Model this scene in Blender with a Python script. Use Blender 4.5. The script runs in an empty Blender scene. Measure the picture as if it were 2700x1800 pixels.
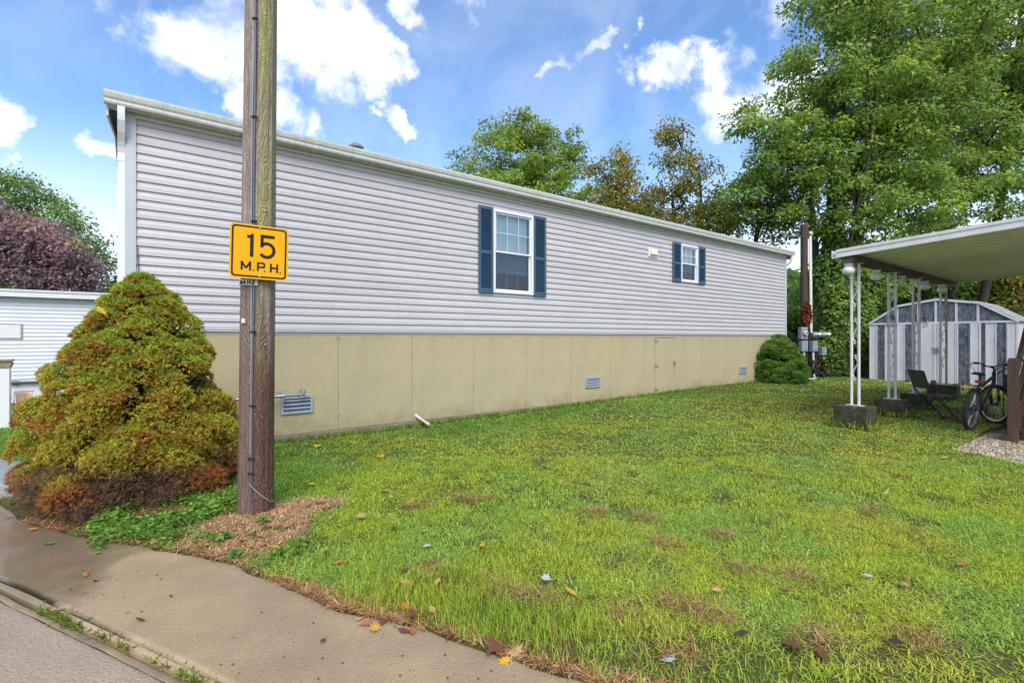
import bpy, bmesh, math, random
import numpy as np
from mathutils import Vector, Matrix
R = math.radians
scene = bpy.context.scene
C = scene.collection
random.seed(7); rng = np.random.default_rng(7)

# ------------------------------------------------------------------ camera, sky, sun, exposure
CAMZ = 1.5
cam = bpy.data.cameras.new('camera'); camo = bpy.data.objects.new('camera', cam); C.objects.link(camo)
camo.location = (0, 0, CAMZ); camo.rotation_euler = (R(90), 0, 0)
cam.sensor_width = 36; cam.lens = 1125 / 2352 * 36; cam.shift_y = -8 / 2352
cam.clip_start = 0.05; cam.clip_end = 3000
scene.camera = camo
scene.view_settings.view_transform = 'Standard'; scene.view_settings.look = 'None'
scene.view_settings.gamma = 1; scene.view_settings.use_curve_mapping = False
scene.view_settings.exposure = 1.5
scene.cycles.max_bounces = 6; scene.cycles.diffuse_bounces = 3; scene.cycles.glossy_bounces = 2; scene.cycles.transparent_max_bounces = 8

SUN_EL, SUN_AZ = 46, 172          # azimuth clockwise from +Y: behind the camera
sd = bpy.data.lights.new('sun', 'SUN'); so = bpy.data.objects.new('sun', sd); C.objects.link(so)
sd.energy = 1.5; sd.angle = R(40); sd.color = (1, .96, .89)
dirv = Vector((math.sin(R(SUN_AZ)) * math.cos(R(SUN_EL)), math.cos(R(SUN_AZ)) * math.cos(R(SUN_EL)), math.sin(R(SUN_EL))))
so.rotation_euler = dirv.to_track_quat('Z', 'Y').to_euler()

F = 1125.0
def pix_dir(x, y): return np.array([(x - 1176) / F, 1.0, (776 - y) / F])
def at(x, y, d): v = pix_dir(x, y) * d; return (v[0], v[1], CAMZ + v[2])
def gp(x, y, z=0.0):
    d = (CAMZ - z) * F / (y - 776); return ((x - 1176) * d / F, d)

world = bpy.data.worlds.new('World'); scene.world = world; world.use_nodes = True
def build_world():
    nt = world.node_tree; N = nt.nodes; L = nt.links; N.clear()
    out = N.new('ShaderNodeOutputWorld'); bg = N.new('ShaderNodeBackground'); bg.inputs[1].default_value = 0.1
    sky = N.new('ShaderNodeTexSky'); sky.sky_type = 'NISHITA'; sky.sun_disc = False
    sky.sun_elevation = R(SUN_EL); sky.sun_rotation = R(SUN_AZ); sky.air_density = 1.0; sky.dust_density = 0.6; sky.ozone_density = 2.5
    tc = N.new('ShaderNodeTexCoord')
    hs = N.new('ShaderNodeHueSaturation'); hs.inputs['Hue'].default_value = .503; hs.inputs['Saturation'].default_value = 1.14; hs.inputs['Value'].default_value = .95
    L.new(sky.outputs[0], hs.inputs['Color'])
    # warp directions for ragged cloud edges
    def noise(scale, detail, rough, vec=None, dist=0.0):
        n = N.new('ShaderNodeTexNoise'); n.inputs['Scale'].default_value = scale; n.inputs['Detail'].default_value = detail
        n.inputs['Roughness'].default_value = rough; n.inputs['Distortion'].default_value = dist
        L.new(vec if vec is not None else tc.outputs['Generated'], n.inputs['Vector']); return n
    def vm(op, a, b):
        n = N.new('ShaderNodeVectorMath'); n.operation = op
        for i, s in enumerate((a, b)):
            if hasattr(s, 'is_linked'): L.new(s, n.inputs[i])
            else: n.inputs[i].default_value = s
        return n.outputs[0]
    def m(op, a, b=0.0, clamp=False):
        n = N.new('ShaderNodeMath'); n.operation = op; n.use_clamp = clamp
        for i, s in enumerate((a, b)):
            if hasattr(s, 'is_linked'): L.new(s, n.inputs[i])
            else: n.inputs[i].default_value = s
        return n.outputs[0]
    w1 = vm('SUBTRACT', noise(5.0, 6, .62).outputs['Color'], (.5, .5, .5))
    sc = N.new('ShaderNodeVectorMath'); sc.operation = 'SCALE'; L.new(w1, sc.inputs[0]); sc.inputs['Scale'].default_value = 0.28
    d2 = vm('ADD', tc.outputs['Generated'], sc.outputs[0])
    lobes = [(450,70,95,1),(560,30,120,1),(700,60,130,1),(640,150,90,.9),(800,140,95,1),(880,130,50,.8),(760,215,60,.6),(500,140,55,.7),
             (600,285,55,1),(690,300,55,.9),(740,330,40,.7),(10,270,55,1),(15,320,40,.8),(235,350,42,.8),(275,360,40,.7),
             (965,10,55,.85),(985,70,30,.5),(880,262,30,.9),(1290,190,22,.6),(1315,175,24,.62),(1345,160,26,.65),(1375,145,28,.65),(1410,128,30,.7),(1445,112,32,.7),(1480,95,34,.7),(1510,80,30,.55),(1450,50,40,.35),(1400,210,40,.35),(1560,70,30,.4),
             (1490,185,40,.7),(1560,165,45,.9),(1650,150,55,1),(1710,75,50,1),(1740,120,55,1),(1640,230,70,1),(1700,260,80,1),(1650,300,60,.9),(1800,230,80,1),
             (1080,-160,160,.9),(300,-260,170,.9),(1900,-150,160,.8),(2250,120,120,.8),(2500,300,130,.8),(-300,150,130,.9),(1000,375,28,.8),(620,-150,150,1)]
    acc = None
    for (x, y, r, a) in lobes:
        v = pix_dir(x, y); n_ = np.linalg.norm(v); v = v / n_
        rad = r / F / n_ * 1.25
        dn = N.new('ShaderNodeVectorMath'); dn.operation = 'DISTANCE'; L.new(d2, dn.inputs[0]); dn.inputs[1].default_value = tuple(v)
        mr = N.new('ShaderNodeMapRange'); mr.interpolation_type = 'SMOOTHSTEP'; L.new(dn.outputs['Value'], mr.inputs[0])
        mr.inputs[1].default_value = rad * 1.35; mr.inputs[2].default_value = rad * .35; mr.inputs[3].default_value = 0; mr.inputs[4].default_value = a
        acc = mr.outputs[0] if acc is None else m('MAXIMUM', acc, mr.outputs[0])
    # fair-weather cloud field everywhere behind and around the view
    fld = noise(2.2, 5, .55)
    sep = N.new('ShaderNodeSeparateXYZ'); L.new(tc.outputs['Generated'], sep.inputs[0])
    f1 = N.new('ShaderNodeMapRange'); f1.interpolation_type = 'SMOOTHSTEP'; L.new(fld.outputs[0], f1.inputs[0]); f1.inputs[1].default_value = .56; f1.inputs[2].default_value = .72
    # the photograph's clear gaps lie ahead; field holds for the other directions
    ahead = N.new('ShaderNodeMapRange'); ahead.interpolation_type = 'SMOOTHSTEP'; L.new(sep.outputs[1], ahead.inputs[0]); ahead.inputs[1].default_value = .35; ahead.inputs[2].default_value = .6; ahead.inputs[3].default_value = 1; ahead.inputs[4].default_value = .12
    acc = m('MAXIMUM', acc, m('MULTIPLY', f1.outputs[0], ahead.outputs[0]))
    fine = noise(11, 7, .6, dist=.3)
    brk = noise(6.5, 5, .6, dist=.5); bm_ = N.new('ShaderNodeMapRange'); L.new(brk.outputs[0], bm_.inputs[0]); bm_.inputs[1].default_value = .34; bm_.inputs[2].default_value = .62; bm_.inputs[3].default_value = .42; bm_.inputs[4].default_value = 1.1
    acc = m('MULTIPLY', acc, bm_.outputs[0])
    dens = m('ADD', acc, m('MULTIPLY', m('SUBTRACT', fine.outputs[0], .5), 1.3))
    cm = N.new('ShaderNodeMapRange'); cm.interpolation_type = 'SMOOTHSTEP'; L.new(dens, cm.inputs[0]); cm.inputs[1].default_value = .14; cm.inputs[2].default_value = .98
    # thin high veil
    veil = noise(3.0, 6, .6, dist=.6); vr = N.new('ShaderNodeMapRange'); L.new(veil.outputs[0], vr.inputs[0]); vr.inputs[1].default_value = .42; vr.inputs[2].default_value = .8; vr.inputs[4].default_value = .30
    # bright milky air low on the horizon
    hz = N.new('ShaderNodeMapRange'); hz.interpolation_type = 'SMOOTHSTEP'; L.new(sep.outputs[2], hz.inputs[0]); hz.inputs[1].default_value = .36; hz.inputs[2].default_value = .02; hz.inputs[4].default_value = .85
    tot = m('MAXIMUM', m('MAXIMUM', cm.outputs[0], vr.outputs[0]), hz.outputs[0], True)
    shade = noise(4.0, 4, .5)
    cr = N.new('ShaderNodeMix'); cr.data_type = 'RGBA'; L.new(shade.outputs[0], cr.inputs[0]); cr.inputs[6].default_value = (3.9, 4.05, 4.3, 1); cr.inputs[7].default_value = (5.4, 5.4, 5.4, 1)
    mx = N.new('ShaderNodeMix'); mx.data_type = 'RGBA'; L.new(tot, mx.inputs[0]); L.new(hs.outputs[0], mx.inputs[6]); L.new(cr.outputs[2], mx.inputs[7])
    L.new(mx.outputs[2], bg.inputs[0]); L.new(bg.outputs[0], out.inputs[0])
build_world()

# ------------------------------------------------------------------ helpers
def tag(o, label=None, cat=None, group=None, kind=None):
    if label: o['label'] = label
    if cat: o['category'] = cat
    if group: o['group'] = group
    if kind: o['kind'] = kind
    return o
def empty(name, loc=(0, 0, 0), rz=0, label=None, cat=None, group=None):
    o = bpy.data.objects.new(name, None); C.objects.link(o); o.location = loc; o.rotation_euler = (0, 0, rz)
    o.empty_display_size = .1
    return tag(o, label, cat, group)
def link(name, me, parent=None, loc=None, rot=None, scale=None):
    o = bpy.data.objects.new(name, me); C.objects.link(o)
    if parent: o.parent = parent
    if loc is not None: o.location = loc
    if rot is not None: o.rotation_euler = rot
    if scale is not None: o.scale = scale if hasattr(scale, '__len__') else (scale,) * 3
    return o
def copy_tree(o, parent=None):
    c = o.copy(); C.objects.link(c); c.parent = parent
    for ch in o.children: copy_tree(ch, c)
    return c

class MB:
    def __init__(s): s.v = []; s.f = []
    def add(s, vs, fs):
        b = len(s.v); s.v += [tuple(v) for v in vs]; s.f += [tuple(i + b for i in f) for f in fs]; return s
    def box(s, x0, x1, y0, y1, z0, z1):
        return s.add([(x0,y0,z0),(x1,y0,z0),(x1,y1,z0),(x0,y1,z0),(x0,y0,z1),(x1,y0,z1),(x1,y1,z1),(x0,y1,z1)],
                     [(0,3,2,1),(4,5,6,7),(0,1,5,4),(1,2,6,5),(2,3,7,6),(3,0,4,7)])
    def cbox(s, c, size, M=None):
        c = Vector(c); h = [k / 2 for k in size]; vs = []
        for z in (-1, 1):
            for (x, y) in ((-1,-1),(1,-1),(1,1),(-1,1)):
                p = Vector((x*h[0], y*h[1], z*h[2]))
                if M is not None: p = M @ p
                vs.append(c + p)
        return s.add(vs, [(0,3,2,1),(4,5,6,7),(0,1,5,4),(1,2,6,5),(2,3,7,6),(3,0,4,7)])
    def bar(s, p0, p1, w, h=None, up=(0, 0, 1)):
        p0 = Vector(p0); p1 = Vector(p1); d = (p1 - p0); L_ = d.length; d.normalize(); up = Vector(up)
        if abs(d.dot(up)) > .99: up = Vector((1, 0, 0))
        x = d.cross(up).normalized(); y = x.cross(d)
        M = Matrix((x, d, y)).transposed()
        return s.cbox((p0 + p1) / 2, (w, L_, h if h else w), M)
    def tube(s, pts, r, n=8, closed=False, caps=True):
        pts = [Vector(p) for p in pts]; k = len(pts); rs = r if hasattr(r, '__len__') else [r] * k
        b = len(s.v); prev = None
        for i, p in enumerate(pts):
            if closed: t = pts[(i + 1) % k] - pts[i - 1]
            else: t = pts[min(i + 1, k - 1)] - pts[max(i - 1, 0)]
            t.normalize()
            if prev is None:
                a = Vector((0, 0, 1)) if abs(t.z) < .9 else Vector((1, 0, 0)); x = t.cross(a).normalized()
            else: x = (prev - t * prev.dot(t)).normalized()
            prev = x; y = t.cross(x)
            for j in range(n):
                a = 2 * math.pi * j / n; s.v.append(tuple(p + (x * math.cos(a) + y * math.sin(a)) * rs[i]))
        for i in range(k if closed else k - 1):
            i2 = (i + 1) % k
            for j in range(n):
                j2 = (j + 1) % n; s.f.append((b + i*n + j, b + i*n + j2, b + i2*n + j2, b + i2*n + j))
        if caps and not closed:
            s.f.append(tuple(b + j for j in reversed(range(n)))); s.f.append(tuple(b + (k-1)*n + j for j in range(n)))
        return s
    def lathe(s, prof, n=24, c=(0, 0, 0), axis='Z'):
        b = len(s.v)
        for (r, z) in prof:
            for j in range(n):
                a = 2*math.pi*j/n; x, y = r*math.cos(a), r*math.sin(a)
                p = (x, y, z) if axis == 'Z' else ((x, z, y) if axis == 'Y' else (z, x, y))
                s.v.append((p[0]+c[0], p[1]+c[1], p[2]+c[2]))
        for i in range(len(prof) - 1):
            for j in range(n):
                j2 = (j+1) % n; q = (b+i*n+j, b+i*n+j2, b+(i+1)*n+j2, b+(i+1)*n+j); s.f.append(q if axis != 'Y' else q[::-1])
        return s
    def prism(s, poly, a0, a1, axis='x'):
        # poly: (p,q) outline extruded along axis
        k = len(poly)
        def P(t, p, q): return (t, p, q) if axis == 'x' else ((p, t, q) if axis == 'y' else (p, q, t))
        vs = [P(a0, *p) for p in poly] + [P(a1, *p) for p in poly]
        fs = [(i, (i+1) % k, k + (i+1) % k, k + i) for i in range(k)] + [tuple(range(k))[::-1], tuple(range(k, 2*k))]
        return s.add(vs, fs)
    def mesh(s, name, mat=None, smooth=False, fix=True):
        me = bpy.data.meshes.new(name); me.from_pydata(s.v, [], s.f)
        if fix:
            bm = bmesh.new(); bm.from_mesh(me); bmesh.ops.recalc_face_normals(bm, faces=bm.faces); bm.to_mesh(me); bm.free()
        if mat: me.materials.append(mat)
        if smooth:
            me.polygons.foreach_set('use_smooth', [True] * len(me.polygons))
            if smooth != 'all':
                try: me.set_sharp_from_angle(angle=R(40))
                except Exception: pass
        me.update(); return me
    def build(s, name, mat, parent=None, smooth=False, bevel=0, loc=None, rot=None):
        o = link(name, s.mesh(name, mat, smooth), parent, loc, rot)
        if bevel:
            md = o.modifiers.new('bevel', 'BEVEL'); md.width = bevel; md.segments = 2; md.limit_method = 'ANGLE'
        return o

def np_mesh(name, V, Fc, mat, col=None, smooth=False):
    me = bpy.data.meshes.new(name); V = np.ascontiguousarray(V, dtype=np.float32); Fc = np.ascontiguousarray(Fc, dtype=np.int32)
    me.vertices.add(len(V)); me.vertices.foreach_set('co', V.ravel())
    me.loops.add(Fc.size); me.loops.foreach_set('vertex_index', Fc.ravel())
    me.polygons.add(len(Fc)); me.polygons.foreach_set('loop_start', np.arange(0, Fc.size, Fc.shape[1], dtype=np.int32))
    if smooth: me.polygons.foreach_set('use_smooth', np.ones(len(Fc), dtype=bool))
    me.update(calc_edges=True)
    if col is not None:
        a = me.color_attributes.new('Col', 'FLOAT_COLOR', 'POINT')
        c4 = np.ones((len(V), 4), dtype=np.float32); c4[:, :3] = col; a.data.foreach_set('color', c4.ravel())
    me.materials.append(mat); return me

def hashn(i):
    i = (i.astype(np.int64) * 374761393 + 668265263) & 0xffffffff
    i = ((i ^ (i >> 13)) * 1274126177) & 0xffffffff
    return ((i ^ (i >> 16)) & 0xffff) / 65535.0
def vnoise(p, seed=0):
    p = np.asarray(p, dtype=float)
    if p.shape[-1] == 2: p = np.concatenate([p, np.zeros(p.shape[:-1] + (1,))], -1)
    i = np.floor(p).astype(np.int64); f = p - i; f = f*f*(3-2*f); r = 0
    for dx in (0, 1):
        for dy in (0, 1):
            for dz in (0, 1):
                h = hashn((i[..., 0]+dx)*7919 + (i[..., 1]+dy)*104729 + (i[..., 2]+dz)*1299709 + seed*15485863)
                r = r + h * (f[..., 0] if dx else 1-f[..., 0]) * (f[..., 1] if dy else 1-f[..., 1]) * (f[..., 2] if dz else 1-f[..., 2])
    return r
def fbm(p, seed=0, o=4):
    p = np.asarray(p, dtype=float); r = 0; a = .5
    for k in range(o): r = r + a * vnoise(p * 2**k, seed + k); a *= .5
    return r / (1 - .5**o)
def sst(a, b, x): t = np.clip((x - a) / (b - a), 0, 1); return t*t*(3-2*t)

# ------------------------------------------------------------------ materials
def mat(name, base, rough=.6, var=None, var_scale=4, var_stretch=(1, 1, 1), bump=0, bump_scale=60, bump_stretch=(1, 1, 1), metal=0, spec=.5, stain=None, stain_scale=2, stain_lo=.55, stain_hi=.75, objrand=0, coords='Object', speck=None, speck_scale=150, speck_t=.68, rough_var=0, detail=6):
    KS = .86; base = tuple(k * KS for k in base); var = tuple(k * KS for k in var) if var else None; stain = tuple(k * KS for k in stain) if stain else None; speck = tuple(k * KS for k in speck) if speck else None
    m = bpy.data.materials.new(name); m.use_nodes = True; nt = m.node_tree; N = nt.nodes; L = nt.links
    b = N['Principled BSDF']; b.inputs['Roughness'].default_value = rough; b.inputs['Metallic'].default_value = metal
    b.inputs['Specular IOR Level'].default_value = spec
    tc = N.new('ShaderNodeTexCoord')
    def noise(scale, st=(1, 1, 1), det=detail, ro=.6):
        mp = N.new('ShaderNodeMapping'); mp.inputs['Scale'].default_value = st; L.new(tc.outputs[coords], mp.inputs[0])
        n = N.new('ShaderNodeTexNoise'); n.inputs['Scale'].default_value = scale; n.inputs['Detail'].default_value = det; n.inputs['Roughness'].default_value = ro
        L.new(mp.outputs[0], n.inputs[0]); return n
    cur = None
    def mixc(fac, a, bcol):
        x = N.new('ShaderNodeMix'); x.data_type = 'RGBA'
        if hasattr(fac, 'is_linked'): L.new(fac, x.inputs[0])
        else: x.inputs[0].default_value = fac
        for k, s in ((6, a), (7, bcol)):
            if hasattr(s, 'is_linked'): L.new(s, x.inputs[k])
            else: x.inputs[k].default_value = (*s, 1)
        return x.outputs[2]
    def ramp(sock, lo, hi):
        r = N.new('ShaderNodeMapRange'); r.interpolation_type = 'SMOOTHSTEP'; L.new(sock, r.inputs[0]); r.inputs[1].default_value = lo; r.inputs[2].default_value = hi; return r.outputs[0]
    cur = base
    if var is not None:
        cur = mixc(ramp(noise(var_scale, var_stretch).outputs[0], .3, .7), cur, var)
    if stain is not None:
        cur = mixc(ramp(noise(stain_scale, (1, 1, 1), 7).outputs[0], stain_lo, stain_hi), cur, stain)
    if speck is not None:
        cur = mixc(ramp(noise(speck_scale, (1, 1, 1), 2).outputs[0], speck_t, speck_t + .05), cur, speck)
    if objrand:
        oi = N.new('ShaderNodeObjectInfo'); h = N.new('ShaderNodeHueSaturation')
        r = N.new('ShaderNodeMapRange'); L.new(oi.outputs['Random'], r.inputs[0]); r.inputs[3].default_value = 1 - objrand; r.inputs[4].default_value = 1 + objrand
        L.new(r.outputs[0], h.inputs['Value'])
        if hasattr(cur, 'is_linked'): L.new(cur, h.inputs['Color'])
        else: h.inputs['Color'].default_value = (*cur, 1)
        cur = h.outputs[0]
    if hasattr(cur, 'is_linked'): L.new(cur, b.inputs['Base Color'])
    else: b.inputs['Base Color'].default_value = (*cur, 1)
    if rough_var:
        n = noise(var_scale * 2); r = N.new('ShaderNodeMapRange'); L.new(n.outputs[0], r.inputs[0]); r.inputs[1].default_value = .3; r.inputs[2].default_value = .7
        r.inputs[3].default_value = max(.03, rough - rough_var); r.inputs[4].default_value = min(1, rough + rough_var); L.new(r.outputs[0], b.inputs['Roughness'])
    if bump:
        n = noise(bump_scale, bump_stretch, 4); bp = N.new('ShaderNodeBump'); bp.inputs['Strength'].default_value = bump; bp.inputs['Distance'].default_value = .01
        L.new(n.outputs[0], bp.inputs['Height']); L.new(bp.outputs[0], b.inputs['Normal'])
    return m

def leaf_mat(name, transl=.35, rough=.5, hue=0.0, spec=.3):
    m = bpy.data.materials.new(name); m.use_nodes = True; nt = m.node_tree; N = nt.nodes; L = nt.links
    b = N['Principled BSDF']; b.inputs['Roughness'].default_value = rough; b.inputs['Specular IOR Level'].default_value = spec
    a = N.new('ShaderNodeVertexColor'); a.layer_name = 'Col'
    t = N.new('ShaderNodeBsdfTranslucent'); x = N.new('ShaderNodeMixShader'); x.inputs[0].default_value = transl
    L.new(a.outputs[0], b.inputs['Base Color']); L.new(a.outputs[0], t.inputs[0])
    L.new(b.outputs[0], x.inputs[1]); L.new(t.outputs[0], x.inputs[2]); L.new(x.outputs[0], N['Material Output'].inputs[0])
    return m

def glass_mat(name, tint, gloss=.25, rough=.02):
    m = bpy.data.materials.new(name); m.use_nodes = True; nt = m.node_tree; N = nt.nodes; L = nt.links; N.remove(N['Principled BSDF'])
    t = N.new('ShaderNodeBsdfTransparent'); t.inputs[0].default_value = (*tint, 1)
    g = N.new('ShaderNodeBsdfGlossy'); g.inputs['Roughness'].default_value = rough; g.inputs[0].default_value = (.95, .97, 1, 1)
    lw = N.new('ShaderNodeLayerWeight'); lw.inputs[0].default_value = .12
    mr = N.new('ShaderNodeMapRange'); L.new(lw.outputs['Fresnel'], mr.inputs[0]); mr.inputs[3].default_value = gloss * .5; mr.inputs[4].default_value = .8
    x = N.new('ShaderNodeMixShader'); L.new(mr.outputs[0], x.inputs[0]); L.new(t.outputs[0], x.inputs[1]); L.new(g.outputs[0], x.inputs[2])
    L.new(x.outputs[0], N['Material Output'].inputs[0]); return m

M = {}
M['siding'] = mat('siding', (.525, .50, .495), .5, var=(.485, .46, .455), var_scale=1.2, bump=.05, bump_scale=90, bump_stretch=(.3, 1, 3), objrand=.045, stain=(.40, .385, .365), stain_scale=1.1, stain_lo=.58, stain_hi=.85)
def add_dirt(m, col, zlo, zhi, scale, strength, stretch=(1, 1, 1), lo=.35, hi=.7):
    # dirt that has splashed or run: ragged noise, optionally limited to a height band
    nt = m.node_tree; N = nt.nodes; L = nt.links; b = N['Principled BSDF']; old = b.inputs['Base Color'].links[0].from_socket
    g = N.new('ShaderNodeNewGeometry'); s = N.new('ShaderNodeSeparateXYZ'); L.new(g.outputs['Position'], s.inputs[0])
    mp = N.new('ShaderNodeMapping'); mp.inputs['Scale'].default_value = stretch; L.new(g.outputs['Position'], mp.inputs[0])
    n = N.new('ShaderNodeTexNoise'); n.inputs['Scale'].default_value = scale; n.inputs['Detail'].default_value = 6; n.inputs['Roughness'].default_value = .65; L.new(mp.outputs[0], n.inputs[0])
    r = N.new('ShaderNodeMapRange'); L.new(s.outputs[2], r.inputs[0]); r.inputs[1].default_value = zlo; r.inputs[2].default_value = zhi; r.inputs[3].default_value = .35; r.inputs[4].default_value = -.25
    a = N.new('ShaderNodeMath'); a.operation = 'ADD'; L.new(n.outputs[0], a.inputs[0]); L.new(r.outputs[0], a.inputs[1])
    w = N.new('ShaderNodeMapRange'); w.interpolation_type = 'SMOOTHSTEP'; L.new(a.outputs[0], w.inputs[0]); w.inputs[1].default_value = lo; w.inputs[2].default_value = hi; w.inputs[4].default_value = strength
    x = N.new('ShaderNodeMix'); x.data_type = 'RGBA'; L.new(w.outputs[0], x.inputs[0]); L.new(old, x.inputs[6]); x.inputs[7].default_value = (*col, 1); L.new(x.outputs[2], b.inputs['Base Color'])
add_dirt(M['siding'], (.30, .29, .27), -900, 900, 2.2, .40, (4, 4, .35), .55, .95)
M['corner'] = mat('corner_trim', (.50, .53, .55), .45, var=(.46, .49, .51), var_scale=2)
M['gutter'] = mat('gutter', (.66, .67, .62), .42, var=(.55, .56, .50), var_scale=3, var_stretch=(6, 1, .6), stain=(.42, .43, .36), stain_scale=5, stain_lo=.6, stain_hi=.8)
M['white'] = mat('white_vinyl', (.78, .78, .77), .4, var=(.72, .72, .71), var_scale=3)
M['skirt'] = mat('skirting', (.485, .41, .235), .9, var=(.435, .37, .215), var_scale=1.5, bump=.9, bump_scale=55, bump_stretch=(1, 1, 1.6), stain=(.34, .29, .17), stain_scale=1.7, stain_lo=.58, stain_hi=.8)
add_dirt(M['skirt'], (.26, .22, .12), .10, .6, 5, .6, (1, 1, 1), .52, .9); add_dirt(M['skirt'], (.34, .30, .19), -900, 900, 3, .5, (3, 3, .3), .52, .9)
M['shutter'] = mat('shutter_blue', (.035, .085, .15), .5, var=(.045, .10, .165), var_scale=12, bump=.2, bump_scale=80, bump_stretch=(1, 1, .1))
M['roof'] = mat('roof_shingle', (.30, .30, .29), .9, var=(.22, .22, .21), var_scale=30, bump=.4, bump_scale=60)
M['slab'] = mat('footing_concrete', (.22, .185, .125), .9, var=(.14, .12, .08), var_scale=3, bump=.4, bump_scale=40, stain=(.06, .055, .035), stain_scale=2.2, stain_lo=.55, stain_hi=.72)
M['ventgrey'] = mat('vent_grey', (.36, .40, .47), .4, var=(.30, .34, .42), var_scale=9)
M['dark'] = mat('dark_void', (.012, .012, .014), .9)
M['blind'] = mat('blind', (.82, .86, .88), .5)
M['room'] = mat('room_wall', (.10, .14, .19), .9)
M['glass'] = glass_mat('window_glass', (.90, .97, 1.0), .10)
M['glassd'] = glass_mat('screen_glass', (.50, .62, .70), .10)
M['galv'] = mat('galvanised', (.42, .43, .43), .4, metal=.6, var=(.33, .34, .35), var_scale=20)
M['pvc'] = mat('pvc', (.75, .73, .68), .35, var=(.62, .59, .52), var_scale=8)
M['cream'] = mat('cream_plastic', (.78, .66, .36), .4)
M['black'] = mat('black_paint', (.018, .018, .02), .45, var=(.03, .03, .032), var_scale=20)
M['rubber'] = mat('rubber', (.022, .022, .022), .8, bump=.3, bump_scale=90)
M['steel'] = mat('steel', (.55, .55, .56), .28, metal=.9)
M['wpaint'] = mat('white_paint_old', (.70, .69, .67), .45, var=(.60, .59, .56), var_scale=6, stain=(.30, .22, .14), stain_scale=9, stain_lo=.70, stain_hi=.80)
M['walgae'] = mat('white_paint_algae', (.42, .44, .22), .6, var=(.20, .23, .07), var_scale=7, stain=(.62, .62, .56), stain_scale=6, stain_lo=.55, stain_hi=.65)
M['globe'] = mat('opal_glass', (.80, .80, .77), .18)
M['sandwhite'] = mat('shed_white', (.66, .65, .67), .45, var=(.58, .57, .59), var_scale=2.5, stain=(.42, .36, .26), stain_scale=3.2, stain_lo=.68, stain_hi=.82, bump=.1, bump_scale=20)
M['shedblue'] = mat('shed_worn_blue', (.035, .042, .055), .6, var=(.16, .18, .22), var_scale=11, var_stretch=(1, 1.3, .55), stain=(.30, .33, .37), stain_scale=9, stain_lo=.58, stain_hi=.72)
M['block'] = mat('mossy_block', (.075, .065, .038), .95, var=(.03, .029, .014), var_scale=9, bump=.8, bump_scale=45, stain=(.16, .13, .05), stain_scale=4, stain_lo=.55, stain_hi=.7)
M['deckwood'] = mat('deck_wood', (.12, .062, .036), .7, var=(.06, .032, .02), var_scale=14, var_stretch=(2, 2, .15), bump=.5, bump_scale=50, bump_stretch=(2, 2, .12), objrand=.12)
M['brick'] = mat('old_brick', (.26, .10, .065), .9, var=(.18, .08, .06), var_scale=30, bump=.4, bump_scale=70, objrand=.15)
M['yellow'] = mat('sign_yellow', (.80, .40, .004), .5, var=(.76, .365, .004), var_scale=6, spec=.15)
M['signblack'] = mat('sign_black', (.016, .015, .014), .5, spec=.2)
M['tagwhite'] = mat('tag_metal', (.62, .62, .60), .4, var=(.5, .5, .48), var_scale=30)
M['cable'] = mat('cable', (.09, .105, .12), .5)
M['cablepale'] = mat('cable_pale', (.24, .30, .30), .5)
M['red'] = mat('red_plastic', (.45, .03, .02), .4)
M['orange'] = mat('orange_paint', (.62, .09, .03), .4)
M['amber'] = mat('amber', (.75, .33, .02), .35)
M['meshfabric'] = mat('sling_fabric', (.055, .055, .06), .7, bump=.3, bump_scale=200)
M['panpaint_bounce'] = mat('canopy_underside', (.80, .86, .70), .45, var=(.72, .78, .61), var_scale=3, objrand=.03)  # white paint; green tint puts light reflected off the grass into the colour
M['boxgrey'] = mat('meter_box', (.26, .30, .33), .45, var=(.22, .26, .29), var_scale=9)
M['neigh'] = mat('neighbour_siding', (.72, .75, .78), .45, var=(.66, .69, .72), var_scale=1.5, objrand=.02)
M['leafwood'] = mat('bark', (.055, .042, .032), .95, var=(.03, .024, .02), var_scale=16, var_stretch=(2, 2, .3), bump=.8, bump_scale=30, bump_stretch=(2, 2, .3))
M['foliage'] = leaf_mat('foliage', .55, spec=.15)
M['needle'] = leaf_mat('needles', .35, .6, spec=.1)
M['grassm'] = leaf_mat('grass_blades', .45, .55, spec=.1)
M['litter'] = leaf_mat('litter', .12, .6)
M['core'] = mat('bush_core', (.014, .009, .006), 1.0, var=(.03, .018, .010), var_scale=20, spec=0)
# ------------------------------------------------------------------ frames of reference
PHI = math.atan2(.6024, .7982)
U = np.array([.7982, .6024]); NRM = np.array([.6024, -.7982])
P0 = np.array([-4.657, 5.90]); HL = 17.24          # house corner and length
def hw(s, e=0.0): return P0 + U * s + NRM * e       # along the wall, out from the wall

# lawn-side edge of the concrete apron and the apron/road seam, on the ground
edge_px = [(200, 1235), (300, 1250), (380, 1265), (450, 1276), (520, 1290), (590, 1318), (650, 1345), (720, 1374), (780, 1400), (890, 1424), (1000, 1450), (1090, 1482), (1180, 1515), (1260, 1541), (1350, 1568)]
EDGE = [(-9.5, 6.6), (-6.6, 5.35), (-5.0, 4.72), (-4.0, 4.0)] + [gp(*p) for p in edge_px] + [(.62, 2.05), (1.6, 1.35), (4.0, -.3), (7.0, -2.4)]
sA, sB = np.array(gp(0, 1345)), np.array(gp(480, 1568)); sd_ = (sB - sA) / np.linalg.norm(sB - sA)
SEAM0, SEAM1 = sA - sd_ * 7, sB + sd_ * 8
EDGE = np.array(EDGE)
def poly_in(px, py, poly):
    ins = np.zeros(len(px), bool); k = len(poly)
    for i in range(k):
        x0, y0 = poly[i]; x1, y1 = poly[(i + 1) % k]
        c = ((y0 > py) != (y1 > py)); ins ^= c & (px < (x1 - x0) * (py - y0) / ((y1 - y0) if y1 != y0 else 1e-9) + x0)
    return ins
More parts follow.
